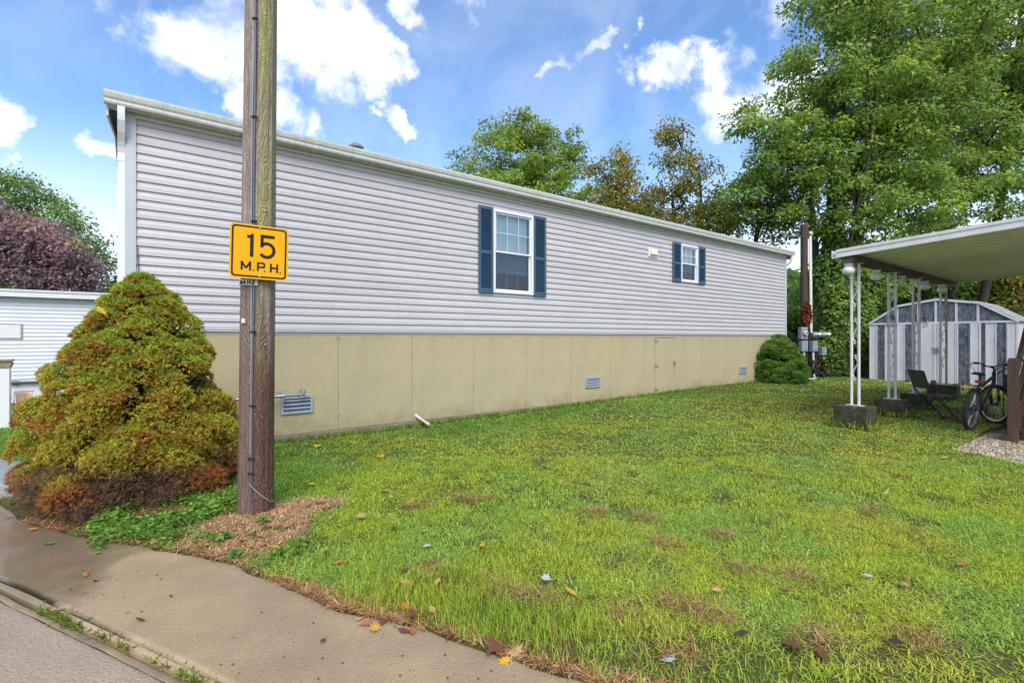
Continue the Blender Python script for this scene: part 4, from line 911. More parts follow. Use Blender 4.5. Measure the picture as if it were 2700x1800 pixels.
fs = [(2*i, 2*i+1, 2*i+3, 2*i+2) for i in range(8)] + [(18+2*i, 20+2*i, 21+2*i, 19+2*i) for i in range(8)] + [(2*i, 2*i+2, 20+2*i, 18+2*i) for i in range(8)] + [(2*i+1, 19+2*i, 21+2*i, 2*i+3) for i in range(8)] + [(0, 18, 19, 1), (16, 17, 35, 34)]
mb.add(V, fs); mb.build('seat', M['meshfabric'], ch)
mb = MB(); mb.add([(-.215, -.185, .56), (-.215, .185, .56), (-.30, .185, .84), (-.30, -.185, .84), (-.225, -.185, .557), (-.225, .185, .557), (-.31, .185, .837), (-.31, -.185, .837)], [(0,1,2,3), (7,6,5,4), (0,4,5,1), (3,2,6,7), (0,3,7,4), (1,5,6,2)]); mb.build('backrest', M['meshfabric'], ch)
for z, x in ((.56, -.218), (.845, -.303)): MB().tube([(x, -.19, z), (x, .19, z)], .013, 8).build('back_rail', M['black'], ch)

# ------------------------------------------------------------------ bicycle (tail towards the camera, bars turned)
bw = np.array([7.04, 7.53]); fw = np.array([7.98, 8.12]); bd = fw - bw; bl_ = np.linalg.norm(bd)
bk = empty('bicycle', (bw[0], bw[1], tz(*bw) - .0), math.atan2(bd[1], bd[0]), 'black mountain bike with orange fork parts leaning by the wooden steps', 'bicycle'); bk.rotation_euler = (R(4), 0, math.atan2(bd[1], bd[0]))
WR = .325
def wheel(loc, rot):
    w = empty('wheel'); w.parent = bk; w.location = loc; w.rotation_euler = rot
    n = 48; mb = MB(); mb.tube([(WR * .915 * math.cos(a), 0, WR * .915 * math.sin(a)) for a in np.linspace(0, 2*math.pi, n, endpoint=False)], .027, 8, closed=True)
    for a in np.linspace(0, 2*math.pi, 44, endpoint=False):
        for s_ in (-1, 1): mb.cbox((WR * .985 * math.cos(a + .03 * s_), .012 * s_, WR * .985 * math.sin(a + .03 * s_)), (.014, .02, .016), Matrix.Rotation(-a, 3, 'Y'))
    mb.build('tyre', M['rubber'], w, smooth=True)
    mb = MB(); prof_ = [(.845, -.014), (.86, -.016), (.86, .016), (.845, .014)]
    for k in range(n):
        a0, a1 = 2*math.pi*k/n, 2*math.pi*(k+1)/n
        q = [[(WR * r_ * math.cos(a), y_, WR * r_ * math.sin(a)) for r_, y_ in ((.80, -.012), (.87, -.017), (.87, .017), (.80, .012))] for a in (a0, a1)]
        mb.add(q[0] + q[1], [(j, (j+1) % 4, 4 + (j+1) % 4, 4 + j) for j in range(4)])
    mb.build('rim', M['steel'], w)
    mb = MB()
    for k in range(28): a = 2*math.pi*k/28; b = a + .35 * (1 if k % 2 else -1); mb.tube([(.02 * math.cos(b), .03 * (1 if k % 4 < 2 else -1), .02 * math.sin(b)), (WR * .82 * math.cos(a), 0, WR * .82 * math.sin(a))], .0016, 4)
    mb.build('spokes', M['steel'], w)
    MB().tube([(0, -.055, 0), (0, .055, 0)], .022, 12).build('hub', M['black'], w)
    MB().lathe([(.03, -.03), (.085, -.03), (.085, -.032), (.03, -.032)], 24, (0, 0, 0), 'Y').build('brake_disc', M['steel'], w)
steer = R(52)
wheel((0, 0, WR), (0, 0, 0)); wheel((bl_, 0, WR), (0, 0, steer))
hd = Vector((bl_ - .20, 0, .80)); bb = Vector((.42, 0, .29)); st = Vector((.25, 0, .74))
mb = MB(); mb.tube([bb, hd - Vector((-.02, 0, .09))], .026, 10); mb.tube([st - Vector((0, 0, .1)), hd], .021, 10); mb.tube([bb, st], .018, 10); mb.tube([hd + Vector((.03, 0, -.13)), hd + Vector((-.02, 0, .06))], .026, 10)
for s_ in (-1, 1): mb.tube([bb + Vector((0, s_ * .04, 0)), (0, s_ * .06, WR)], .010, 8); mb.tube([st - Vector((0, -s_ * .02, .08)), (0, s_ * .06, WR)], .009, 8)
mb.build('frame', M['black'], bk, smooth=True)
ax = Vector((bl_, 0, WR)); ct, sn = math.cos(steer), math.sin(steer); crown = hd + Vector((.045, 0, -.17))
for s_ in (-1, 1):
    o_ = Vector((-sn * s_ * .06, ct * s_ * .06, 0)); mid_ = crown.lerp(ax, .45) + o_
    f = empty('fork_leg'); f.parent = bk
    MB().tube([crown + o_, mid_], .015, 10).build('stanchion', M['steel'], f, smooth=True); MB().tube([mid_, ax + o_], .022, 10).build('slider', M['black'], f, smooth=True)
    MB().cbox(mid_ + Vector((-.02, 0, .05)), (.04, .03, .13)).build('brake_arm', M['orange'], f, bevel=.006)
MB().bar(crown + Vector((sn * .08, -ct * .08, 0)), crown - Vector((sn * .08, -ct * .08, 0)), .04, .05).build('fork_crown', M['black'], bk)
stem = hd + Vector((-.03, 0, .12)); fwd = Vector((ct, sn, 0)); lat = Vector((-sn, ct, 0)); barc = stem + fwd * .07 + Vector((0, 0, .03))
mb = MB(); mb.tube([hd, stem, barc], .017, 8); mb.build('stem', M['black'], bk, smooth=True)
mb = MB(); mb.tube([barc - lat * .31 - fwd * .05 + Vector((0, 0, .05)), barc - lat * .16 + Vector((0, 0, .045)), barc - lat * .06, barc + lat * .06, barc + lat * .16 + Vector((0, 0, .045)), barc + lat * .31 - fwd * .05 + Vector((0, 0, .05))], .012, 8); hb = mb.build('handlebar', M['black'], bk, smooth=True)
for s_ in (-1, 1):
    a = barc + lat * s_ * .31 - fwd * .05 + Vector((0, 0, .05)); b = barc + lat * s_ * .2 - fwd * .015 + Vector((0, 0, .048))
    MB().tube([a, b], .018, 10).build('grip', M['rubber'], hb, smooth=True)
    MB().tube([a - lat * s_ * .003, a + lat * s_ * .006], .017, 10).build('bar_end', M['white'], hb)
    mb = MB(); mb.tube([b + fwd * .03, b.lerp(a, .4) + fwd * .06 - Vector((0, 0, .02)), a + fwd * .055 - Vector((0, 0, .03))], .006, 6); mb.build('brake_lever', M['steel'], hb)
    mb = MB(); mb.tube([b + fwd * .03, b + fwd * .16 + Vector((0, 0, -.05)), crown + lat * s_ * .09 + fwd * .10 + Vector((0, 0, .06)), crown + lat * s_ * .05 - Vector((0, 0, .08))], .004, 5); mb.build('brake_cable', M['black'], hb, smooth=True)
sad = empty('saddle'); sad.parent = bk
V = []; ns = 12
for i in range(ns + 1):
    t = i / ns; x = .12 + .27 * t; w = (.075 * (1 - t)**1.1 + .022) * (1 if t > .05 else .8)
    for k in range(7): a = math.pi * k / 6; V.append((x, w * math.cos(a), .84 + .045 * math.sin(a) * (1 - .2*t) + .012 * math.cos(t * 3)))
mb = MB(); mb.add(V, [(i*7 + k, i*7 + k + 1, (i+1)*7 + k + 1, (i+1)*7 + k) for i in range(ns) for k in range(6)] + [tuple(range(7)), tuple(ns*7 + k for k in range(7))[::-1]] + [(i*7, (i+1)*7, (i+1)*7 + 6, i*7 + 6) for i in range(ns)])
mb.build('cushion', M['rubber'], sad, smooth=True); MB().tube([st - Vector((0, 0, .12)), (.235, 0, .85)], .014, 8).build('seat_post', M['black'], sad)
MB().cbox((.16, 0, .745), (.035, .07, .045)).build('tail_light', M['red'], bk, bevel=.008)
for y, z in ((-.05, .66), (.055, .69)): MB().cbox((.12, y, z), (.03, .07, .022), Matrix.Rotation(.5, 3, 'X')).build('reflector', M['amber'], bk, bevel=.004)
mb = MB(); mb.lathe([(0, -.07), (.085, -.07), (.09, -.066), (.085, -.062), (0, -.062)], 28, tuple(bb), 'Y'); cr = mb.build('crank', M['black'], bk)
for s_ in (-1, 1):
    e = bb + Vector((.12 * s_, s_ * .09, -.11 * s_)); MB().bar(bb + Vector((0, s_ * .07, 0)), e, .02, .025).build('crank_arm', M['steel'], cr); MB().cbox(e + Vector((0, s_ * .05, 0)), (.07, .085, .022)).build('pedal', M['black'], cr)
MB().bar((.25, -.03, .7), (-.02, -.02, .68), .06, .006).build('mudguard', M['black'], bk)

# wire cart behind the bicycle
kx, ky = 8.55, 8.05
ct_ = empty('wire_cart', (kx, ky, tz(kx, ky)), PHI + .25, 'dark wire basket cart with grey panels behind the bicycle', 'cart')
for z in (.50, .62, .74, .98): 
    mb = MB(); mb.tube([(-.30, -.38, z), (.3, -.38, z), (.3, .30, z), (-.30, .30, z)], .009, 6, closed=True); mb.build('rail', M['black'], ct_)
for (x, y) in ((-.3, -.38), (.3, -.38), (.3, .3), (-.3, .3)): MB().tube([(x, y, .08), (x, y, .98)], .010, 6).build('upright', M['black'], ct_)
MB().box(-.295, -.285, -.37, .29, .50, .83).build('side_panel', mat('cart_panel', (.10, .105, .115), .6), ct_); MB().box(.285, .295, -.37, .29, .50, .83).build('side_panel', M['meshfabric'], ct_); MB().box(-.285, .285, -.375, .295, .50, .512).build('tray', M['black'], ct_)
mb = MB(); mb.tube([(-.3, .3, .98), (-.34, .42, .90), (-.34, .44, .86)], .009, 6); mb.tube([(.3, .3, .98), (.34, .42, .90)], .009, 6); mb.build('push_handle', M['black'], ct_)
for (x, y) in ((-.3, -.38), (.3, -.38), (.3, .3), (-.3, .3)): MB().tube([(x, y - .012, .075), (x, y + .012, .075)], .075, 16).build('caster', M['rubber'], ct_)

# ------------------------------------------------------------------ wooden steps at the right edge
sx, sy = 7.02, 6.86
stp = empty('wooden_steps', (sx, sy, .02), PHI, 'dark brown wooden steps with square newel post at the right edge', 'steps')
def woodbox(name, *a): return MB().box(*a).build(name, M['deckwood'], stp, bevel=.006)
mb = MB(); mb.box(-.055, .055, -.055, .055, -.12, 1.16); mb.add([(-.055, -.055, 1.16), (.055, -.055, 1.16), (.055, .055, 1.16), (-.055, .055, 1.16), (-.04, -.04, 1.20), (.04, -.04, 1.20), (.04, .04, 1.20), (-.04, .04, 1.20)], [(4,5,6,7), (0,1,5,4), (1,2,6,5), (2,3,7,6), (3,0,4,7)]); mb.build('newel_post', M['deckwood'], stp, bevel=.006)
woodbox('newel_post', -.05, .05, -1.15, -1.05, -.12, 1.16); woodbox('newel_post', 1.35, 1.45, -.10, .0, -.1, 2.05); woodbox('newel_post', 1.35, 1.45, -1.15, -1.05, -.1, 2.05)
for y in (-.045, -1.105):
    mb = MB(); mb.prism([(.08, .0), (.20, .0), (1.45, .92), (1.45, 1.15), (.08, .17)], y, y + .045, 'y'); mb.build('stringer', M['deckwood'], stp)
    mb = MB(); mb.bar((.06, y + .02, 1.02), (1.42, y + .02, 1.95), .045, .14); mb.build('handrail', M['deckwood'], stp)
    mb = MB(); mb.bar((.06, y + .02, .62), (1.42, y + .02, 1.5), .04, .09); mb.build('mid_rail', M['deckwood'], stp)
for k in range(5):
    x = .10 + k * .28; z = .16 + k * .19
    for d_ in (0, .135): woodbox('tread', x + d_, x + d_ + .13, -1.14, .03, z, z + .035)
    woodbox('riser', x + .255, x + .275, -1.05, -.05, z + .037, z + .185)
for k in range(8): woodbox('deck_board', 1.50 + k * .145, 1.64 + k * .145, -1.3, .1, 1.10, 1.14)
woodbox('newel_post', 2.55, 2.65, -.1, .0, -.1, 2.05)

# loose bricks edging the ground under the carport
bp_ = [(2215, 962), (2235, 955), (2262, 957), (2190, 948), (2205, 905), (2222, 903), (2248, 952), (2275, 962), (2200, 964)]
bme = MB().box(-.10, .10, -.048, .048, 0, .055).mesh('brick', M['brick'])
bro = []
for i, (x, y) in enumerate(bp_):
    g = gp(x, y, .05); o = link('brick', bme, None, (g[0], g[1], tz(*g) - .015), (0, 0, random.uniform(0, 3))); bro.append((x, o))

for k, (x, o) in enumerate(sorted(bro, key=lambda q: q[0])):
    tag(o, 'loose red brick sunk in the ground near the bicycle, ' + ('leftmost', 'second from left', 'third from left', 'fourth from left', 'fifth from left', 'sixth from left', 'seventh from left', 'eighth from left', 'rightmost')[k], 'brick', 'loose bricks on the ground by the bicycle')
# ------------------------------------------------------------------ far service pole with meters
ux, uy = at(1847, 868, 17.0)[:2]
M['polewood2'] = mat('service_pole_wood', (.085, .055, .035), .9, var=(.05, .034, .022), var_scale=10, var_stretch=(3, 3, .15), bump=.6, bump_scale=30, bump_stretch=(3, 3, .1), stain=(.10, .11, .03), stain_scale=2.5, stain_lo=.6, stain_hi=.72)
up = empty('service_pole', (ux, uy, .08), PHI, 'cut off brown service pole with white conduits behind the grey home', 'utility pole')
link('shaft', pole_mesh(.125, .11, 5.35, 0, M['polewood2'], 8), up)
mb = MB(); mb.tube([(.02, -.20, 1.75), (.02, -.19, 3.2), (-.02, -.19, 4.2), (.02, -.18, 4.9)], .035, 10); mb.build('conduit', M['pvc'], up, smooth=True)
mb = MB(); mb.tube([(.26, -.12, 1.6), (.24, -.12, 3.0), (.20, -.12, 5.0)], .045, 10); mb.tube([(.20, -.12, 5.0), (.19, -.14, 5.06), (.14, -.2, 5.02)], [.05, .07, .04], 10); mb.build('conduit', M['pvc'], up, smooth=True)
MB().box(-.06, .08, -.215, -.19, 1.96, 2.14).build('notice_plate', M['white'], up)
mb = MB(); mb.tube([(-.02, 0, 4.95), (-.8, .1, 4.85), (-1.4, .3, 4.95)], .02, 6); mb.build('service_wire', M['cable'], up)
def meter(name, lab, px, w, h, z, dial, cat, dd=16.72):
    b = empty(name, ((px - 1176) * dd / F, dd, z), PHI - .35, lab, cat)
    MB().box(-w/2, w/2, -.07, .07, 0, h).build('case', M['boxgrey'], b, bevel=.008)
    MB().box(-w/2 + .015, w/2 - .015, -.078, -.0705, .02, h - .02).build('cover', M['boxgrey'], b, bevel=.004)
    if dial:
        MB().lathe([(.095, -.078), (.095, -.10), (.085, -.105), (.08, -.15), (.065, -.165), (0, -.168)], 24, (0, 0, h * .5), 'Y').build('meter_glass', mat('meter_glass', (.55, .57, .58), .1), b, smooth=True)
        MB().lathe([(.08, -.09), (.115, -.09), (.115, -.11), (.08, -.11)], 24, (0, 0, h * .5), 'Y').build('meter_ring', M['galv'], b, smooth=True); MB().box(-.04, .04, -.1695, -.167, h*.5 - .012, h*.5 + .03).build('display', M['black'], b)
    else: MB().box(-.012, .012, -.09, -.076, .04, .08).build('latch', M['steel'], b)
    return b
meter('meter_box', 'grey electric meter box with round glass meter on the service pole', 1844, .29, .41, 1.46, True, 'meter')
b2 = meter('breaker_box', 'plain grey breaker box below the meter on the service pole', 1845, .27, .36, 1.04, False, 'electrical box'); MB().tube([(.03, 0, 0), (.03, 0, -.95)], .03, 10).build('conduit', M['pvc'], b2)
b3 = meter('breaker_box', 'grey breaker box on the white pipe right of the service pole', 1869, .24, .36, 1.04, False, 'electrical box'); MB().tube([(-.03, 0, 0), (.02, 0, -.98)], .035, 10).build('conduit', M['pvc'], b3)
meter('breaker_box', 'small pale grey box hanging behind the right breaker box', 1880, .13, .28, .90, False, 'electrical box', 16.95)
meter('breaker_box', 'rightmost small grey breaker box beside the vine covered fence', 1890, .20, .28, .91, False, 'electrical box')
for i, (px_, lb) in enumerate(((1876, 'round glass electric meter on the rail beside the service pole'), (1897, 'round glass electric meter at the right end of the meter rail'))):
    b = empty('electric_meter', ((px_ - 1176) * 16.8 / F, 16.8, 1.61), PHI + .35, lb, 'meter')
    MB().lathe([(.0, .10), (.095, .10), (.10, -.02), (.095, -.04), (.09, -.05), (.085, -.13), (.07, -.15), (0, -.155)], 24, (0, 0, 0), 'Y').build('meter_glass', M['galv'], b, smooth=True)
    MB().lathe([(.085, -.03), (.115, -.03), (.115, -.06), (.085, -.06)], 24, (0, 0, 0), 'Y').build('meter_ring', M['steel'], b, smooth=True)
rk = empty('meter_rack', (ux, uy, .08), PHI, 'weathered wooden post rack carrying the meters beside the service pole', 'rack')
for (a, z) in ((.30, 1.75), (.80, 1.5), (1.05, 1.35)): MB().box(a - .05, a + .05, -.09, .02, -.1, z).build('rack_post', M['polewood2'], rk)
MB().box(-.1, 1.25, .022, .06, 1.46, 1.66).build('rack_board', M['polewood2'], rk); MB().box(-.1, 1.25, .022, .06, .92, 1.08).build('rack_board', M['polewood2'], rk)
fe = empty('wood_fence', (*(np.array([ux, uy]) + U * .5 - NRM * .35), .08), R(4), 'low dark board fence behind the meters, half buried in vines', 'fence')
for k in range(22): MB().box(k * .13, k * .13 + .118, 0, .02, -.1, .72 + .04 * math.sin(k * 2.1)).build('fence_board', M['polewood2'], fe)
MB().box(0, 2.86, .022, .06, .2, .29).build('fence_rail', M['polewood2'], fe); MB().box(0, 2.86, .022, .06, .55, .64).build('fence_rail', M['polewood2'], fe)
# ------------------------------------------------------------------ trees
def unit(v): return v / np.maximum(np.linalg.norm(v, axis=-1, keepdims=True), 1e-9)
def leaves_mesh(name, P, D, Nn, S, col, m, aspect=.55, fold=.25):
    # each leaf: a folded pointed blade, 4 vertices, 2 triangles
    D = unit(D); side = unit(np.cross(D, Nn)); up = np.cross(side, D)
    S = S[:, None]; a = P; b = P + D * S * .45 + side * S * aspect * .5 + up * S * fold * .4; c = P + D * S - up * S * .12; d = P + D * S * .45 - side * S * aspect * .5 + up * S * fold * .4
    V = np.stack([a, b, c, d], 1).reshape(-1, 3); n = len(P); i = np.arange(n) * 4
    Fc = np.concatenate([np.stack([i, i+1, i+2], -1), np.stack([i, i+2, i+3], -1)])
    return np_mesh(name, V, Fc, m, np.repeat(col, 4, 0))
def tubes_mesh(name, A, B, ra, rb, m, n=6):
    d = unit(B - A); ref = np.where(np.abs(d[:, 2:3]) > .9, np.array([[1., 0, 0]]), np.array([[0, 0, 1.]])); x = unit(np.cross(d, ref)); y = np.cross(d, x)
    an = np.linspace(0, 2*np.pi, n, endpoint=False); k = len(A)
    ring = x[:, None] * np.cos(an)[None, :, None] + y[:, None] * np.sin(an)[None, :, None]
    V = np.concatenate([A[:, None] + ring * ra[:, None, None], B[:, None] + ring * rb[:, None, None]], 1).reshape(-1, 3)
    base = (np.arange(k) * 2 * n)[:, None]; j = np.arange(n)[None]; j2 = (j + 1) % n
    Fc = np.stack([base + j, base + j2, base + n + j2, base + n + j], -1).reshape(-1, 4)
    return np_mesh(name, V, Fc, m, smooth=True)
def pal(rg, n, cols, wts, jit=.18):
    k = rg.choice(len(cols), n, p=np.array(wts) / sum(wts)); c = np.array(cols)[k]; return np.clip(c * (1 + rg.normal(0, jit, (n, 1))), .004, .9)
def tree(name, label, base, lobes, ncl, lpc, ls, cols, wts, seed, rad=.55, r_tip=.010, fork=None, cat='tree', group=None, flat=.55, droop=.25, gap=0.0, trunk_r=None, twigs=True, wood=None, zmin=None, stems=1):
    rg = np.random.default_rng(seed); base = np.array(base, float); lobes = np.array(lobes, float)
    t = empty(name, tuple(base), 0, label, cat, group)
    vol = (lobes[:, 3] * lobes[:, 4] * lobes[:, 5]); w = vol ** .8; w /= w.sum()
    k = rg.choice(len(lobes), ncl, p=w); u = unit(rg.normal(size=(ncl, 3))); rr = rg.random(ncl) ** .5
    cl = lobes[k, :3] + u * rr[:, None] * lobes[k, 3:6]
    keep = fbm(cl * .55, seed, 2) > gap
    if zmin is not None: keep &= cl[:, 2] > zmin
    cl = cl[keep]; top = cl[:, 2].max(); cen = lobes[:, :3].mean(0)
    fk = fork if fork else base[2] + (top - base[2]) * .25
    nodes = []; par = []
    for s_ in range(stems):
        off = np.array([math.cos(s_ * 2.4), math.sin(s_ * 2.4), 0]) * (.0 if stems == 1 else .25)
        last = -1; tt = np.linspace(0, 1, 12)
        tgt = np.array([cen[0], cen[1], top - (top - fk) * .35]) + off * (top - fk) * .35
        for q in tt:
            p = base + off + (tgt - base - off) * q; p[:2] += (np.array([vnoise(np.array([[q * 3, seed + s_ * 7.]]))[0], vnoise(np.array([[q * 3, seed + 50. + s_ * 7]]))[0]]) - .5) * .5 * math.sin(q * math.pi)
            nodes.append(p); par.append(last); last = len(nodes) - 1
    axis = cen[:2]; order = np.argsort(np.hypot(cl[:, 0] - axis[0], cl[:, 1] - axis[1]) + .4 * np.abs(cl[:, 2] - cen[2]))
    nodes = list(nodes); tips = []
    for ci in order:
        c = cl[ci]; Nn = np.array(nodes); dv = c - Nn; d = np.linalg.norm(dv, axis=1)
        cost = d + 1.2 * np.maximum(0, Nn[:, 2] - c[2] + .25 * d) + np.where(Nn[:, 2] < fk - .6, 2.5, 0)
        b = int(np.argmin(cost)); L_ = d[b]; m_ = max(1, int(L_ / .55)); last = b
        for q in range(1, m_ + 1):
            f_ = q / m_; p = nodes[b] + (c - nodes[b]) * f_; p = p + np.array([0, 0, .10 * L_ * math.sin(f_ * math.pi)]) + rg.normal(0, .04 * L_ / m_ + .01, 3) * (q < m_)
            nodes.append(p); par.append(last); last = len(nodes) - 1
        tips.append(last)
    Nn = np.array(nodes); cnt = np.zeros(len(Nn))
    for q in tips: cnt[q] += 1
    for q in range(len(Nn) - 1, -1, -1):
        if par[q] >= 0: cnt[par[q]] += cnt[q]
    r = r_tip * np.maximum(cnt, 1) ** .46
    if trunk_r: r = np.minimum(r * (trunk_r / r.max()) if r.max() > trunk_r else r, trunk_r); r[:1] *= 1.25
    ch = np.array([q for q in range(len(Nn)) if par[q] >= 0]); pa = np.array([par[q] for q in ch])
    rb = np.minimum(r[pa], r[ch] * 1.35)
    o = link('trunk', tubes_mesh('trunk', Nn[pa] - base, Nn[ch] - base, rb, r[ch], wood or M['leafwood']), t)
    # leaves on sprays around every tip
    n = len(cl) * lpc; ci = np.repeat(np.arange(len(cl)), lpc)
    ang = rg.random(n) * 2 * np.pi; rr = rg.random(n) ** .6 * rad * np.repeat(rg.uniform(.65, 1.3, len(cl)), lpc)
    P = cl[ci] + np.stack([np.cos(ang) * rr, np.sin(ang) * rr, rg.normal(0, flat * rad * .45, n) - droop * rr], -1)
    out = unit(P - cl[ci]); D = unit(out + rg.normal(0, .6, (n, 3)) + np.array([0, 0, -.35])); Nv = unit(np.array([0, 0, 1.]) + rg.normal(0, .55, (n, 3)))
    col = pal(rg, n, cols, wts) * np.repeat(1 + rg.normal(0, .14, (len(cl), 1)), lpc, 0)
    young = np.repeat((rg.random((len(cl), 1)) < .16) * rg.uniform(.4, .9, (len(cl), 1)), lpc, 0); col = col * (1 - young) + np.array(cols[0]) * np.array([2.1, 1.75, 1.1]) * young
    link('crown', leaves_mesh('crown', P - base, D, Nv, ls * rg.uniform(.65, 1.3, n), col, M['foliage']), t)
    return t
G1, G2, G3, GY, OR, BR = (.21, .34, .075), (.145, .265, .075), (.31, .43, .075), (.47, .48, .08), (.40, .20, .04), (.24, .13, .05)
def lob(px, d, *ls):      # lobes given as picture offsets at a distance: (x, y, half width, half height[, depth shift])
    out = []
    for l in ls:
        dd = d + (l[4] if len(l) > 4 else 0); c = at(l[0], l[1], dd); out.append((c[0], c[1], c[2], l[2] * dd / F, l[2] * dd / F * .9, l[3] * dd / F))
    return out
def tbase(x, d, z=.1): return ((x - 1176) * d / F, d, z)
# right hand maples
d = 18.5
tree('maple_tree', 'large green maple with vine wrapped trunk behind the carport', tbase(1925, d),
     lob(0, d, (1960, 60, 150, 150), (1870, 210, 130, 120), (2050, 250, 170, 170), (1800, 330, 100, 70, -.6), (1740, 290, 55, 60, -.8), (1750, 420, 60, 50, -.6), (1930, 400, 150, 120), (2080, 430, 130, 110, -1), (1830, 470, 90, 70), (1960, 560, 90, 80), (1990, -130, 190, 150), (2120, 100, 150, 160), (2020, 620, 90, 70), (1900, 300, 110, 110), (2010, 350, 110, 110)),
     640, 125, .16, [G1, G2, G3, GY, OR], [5, 3, 4, 1.3, .05], 21, rad=.56, trunk_r=.17, fork=2.5, stems=3, gap=.16, flat=.45, r_tip=.011)
d = 20.5
tree('maple_tree', 'large green maple spreading over the shed at the right edge', tbase(2215, d),
     lob(0, d, (2250, 60, 170, 160), (2180, 230, 150, 150), (2330, 250, 180, 180), (2200, 420, 150, 100, -1), (2330, 440, 150, 90, -1.5), (2120, 540, 100, 70, -1), (2420, 100, 200, 220), (2300, -150, 220, 160), (2240, 330, 140, 120), (2200, 590, 120, 60)),
     600, 125, .162, [G1, G2, G3, GY], [5, 3, 4, 1.3], 22, rad=.58, trunk_r=.20, fork=3.2, gap=.16, flat=.45, r_tip=.011, stems=2)
d = 27
tree('maple_tree', 'bright green maple rising behind the middle of the grey home', tbase(1195, d),
     lob(0, d, (1180, 370, 110, 100), (1090, 420, 80, 70), (1270, 400, 90, 90), (1200, 480, 150, 100), (1200, 290, 45, 50), (1310, 350, 40, 60), (1060, 360, 30, 30), (1130, 300, 40, 40), (1330, 450, 40, 60), (1250, 300, 30, 40), (1360, 480, 60, 60)),
     340, 115, .18, [G1, G3, GY, G2], [4, 4, 2.2, 1.5], 23, rad=.62, trunk_r=.25, fork=3, gap=.22, flat=.4)
d = 23
tree('birch_tree', 'thin tree with sparse olive and yellow leaves behind the roof', tbase(1405, d),
     lob(0, d, (1410, 430, 70, 80), (1390, 500, 75, 60), (1430, 370, 30, 40), (1375, 390, 30, 40), (1470, 480, 60, 60)), 130, 48, .17, [(.27, .24, .05), (.36, .28, .05), G1, BR], [3, 3, 3, 1.2], 24, rad=.5, trunk_r=.10, fork=4.5, gap=.2, droop=.5)
d = 21.5
tree('birch_tree', 'tall open branched tree with sparse brownish leaves beside the maples', tbase(1580, d),
     lob(0, d, (1570, 420, 75, 90), (1540, 330, 40, 70), (1620, 360, 35, 60), (1500, 470, 60, 60), (1650, 480, 60, 70), (1590, 520, 120, 60), (1550, 300, 25, 40)), 210, 42, .155, [(.24, .22, .05), (.33, .25, .05), G1, BR, OR], [3, 2.5, 3.5, 1.8, .3], 25, rad=.5, trunk_r=.14, fork=4.2, droop=.55, gap=.2, stems=2)
d = 20
tree('young_tree', 'slender mixed green tree between the bare tree and the big maple', tbase(1745, d),
     lob(0, d, (1740, 440, 70, 70), (1690, 480, 70, 80), (1780, 510, 50, 50), (1760, 380, 40, 50)), 120, 52, .15, [G1, G3, (.30, .28, .06), BR], [4, 3, 3, .7], 26, rad=.5, trunk_r=.10, fork=4.0, droop=.4)
# left hand trees
d = 19
tree('plum_tree', 'dark purple leaved tree above the neighbouring white home', tbase(40, d, 0),
     lob(0, d, (30, 560, 110, 90), (110, 610, 90, 70), (-70, 540, 120, 110), (165, 640, 45, 45)), 230, 130, .17, [(.30, .20, .205), (.42, .30, .29), (.22, .155, .18), (.52, .42, .42)], [4, 3, 3, 1.5], 27, rad=.62, trunk_r=.22, fork=2.2)
d = 25
tree('locust_tree', 'feathery green tree behind the purple one at the left', tbase(30, d, 0),
     lob(0, d, (-70, 450, 150, 90), (50, 455, 95, 60), (140, 520, 85, 60), (205, 580, 60, 50), (40, 590, 200, 70), (230, 650, 45, 50)), 300, 85, .17, [G1, G2, G3, BR], [4, 4, 2, .6], 28, rad=.75, trunk_r=.25, fork=2.5, gap=.2)
# background greenery right of the home
d = 27
tree('background_tree', 'small green tree seen in the gap beyond the grey home', tbase(1815, d), lob(0, d, (1800, 740, 55, 60), (1840, 770, 40, 50), (1790, 800, 60, 30)), 60, 130, .2, [G1, G2, GY, OR], [4, 4, 1, .5], 31, rad=.7, trunk_r=.12, fork=.8)
d = 31
tree('background_tree', 'hazy green tree far behind the service pole', tbase(1900, d), lob(0, d, (1890, 690, 90, 80), (1940, 760, 90, 50)), 90, 110, .22, [G1, G2, GY], [4, 4, 1], 32, rad=.9, trunk_r=.15, fork=1.2)
d = 24
tree('background_tree', 'dense dark green tree filling the space behind the shed', tbase(2080, d), lob(0, d, (2060, 690, 90, 70), (2150, 660, 100, 70), (2240, 680, 80, 60)), 130, 130, .2, [G2, G1, G3], [4, 4, 1], 33, rad=.8, trunk_r=.18, fork=1.2)
d = 22
tree('autumn_tree', 'tree with orange brown leaves right of the shed', tbase(2330, d), lob(0, d, (2320, 660, 70, 60), (2390, 640, 90, 80), (2300, 710, 60, 40)), 100, 110, .18, [G1, OR, BR, GY], [3, 2.2, 2, 1], 34, rad=.7, trunk_r=.16, fork=1.5)
for i, (x, w) in enumerate(((-500, 200), (2700, 220), (2900, 240))):
    d = 30; tree('background_tree', ['broad green tree beyond the left edge of the view', 'broad green tree beyond the right edge of the view', 'distant green tree far beyond the right edge'][i], tbase(x, d), lob(0, d, (x, 500, w, 180), (x + 60, 620, w, 120)), 120, 80, .3, [G1, G2, G3], [4, 4, 1], 40 + i, rad=1.0, trunk_r=.2, fork=2)
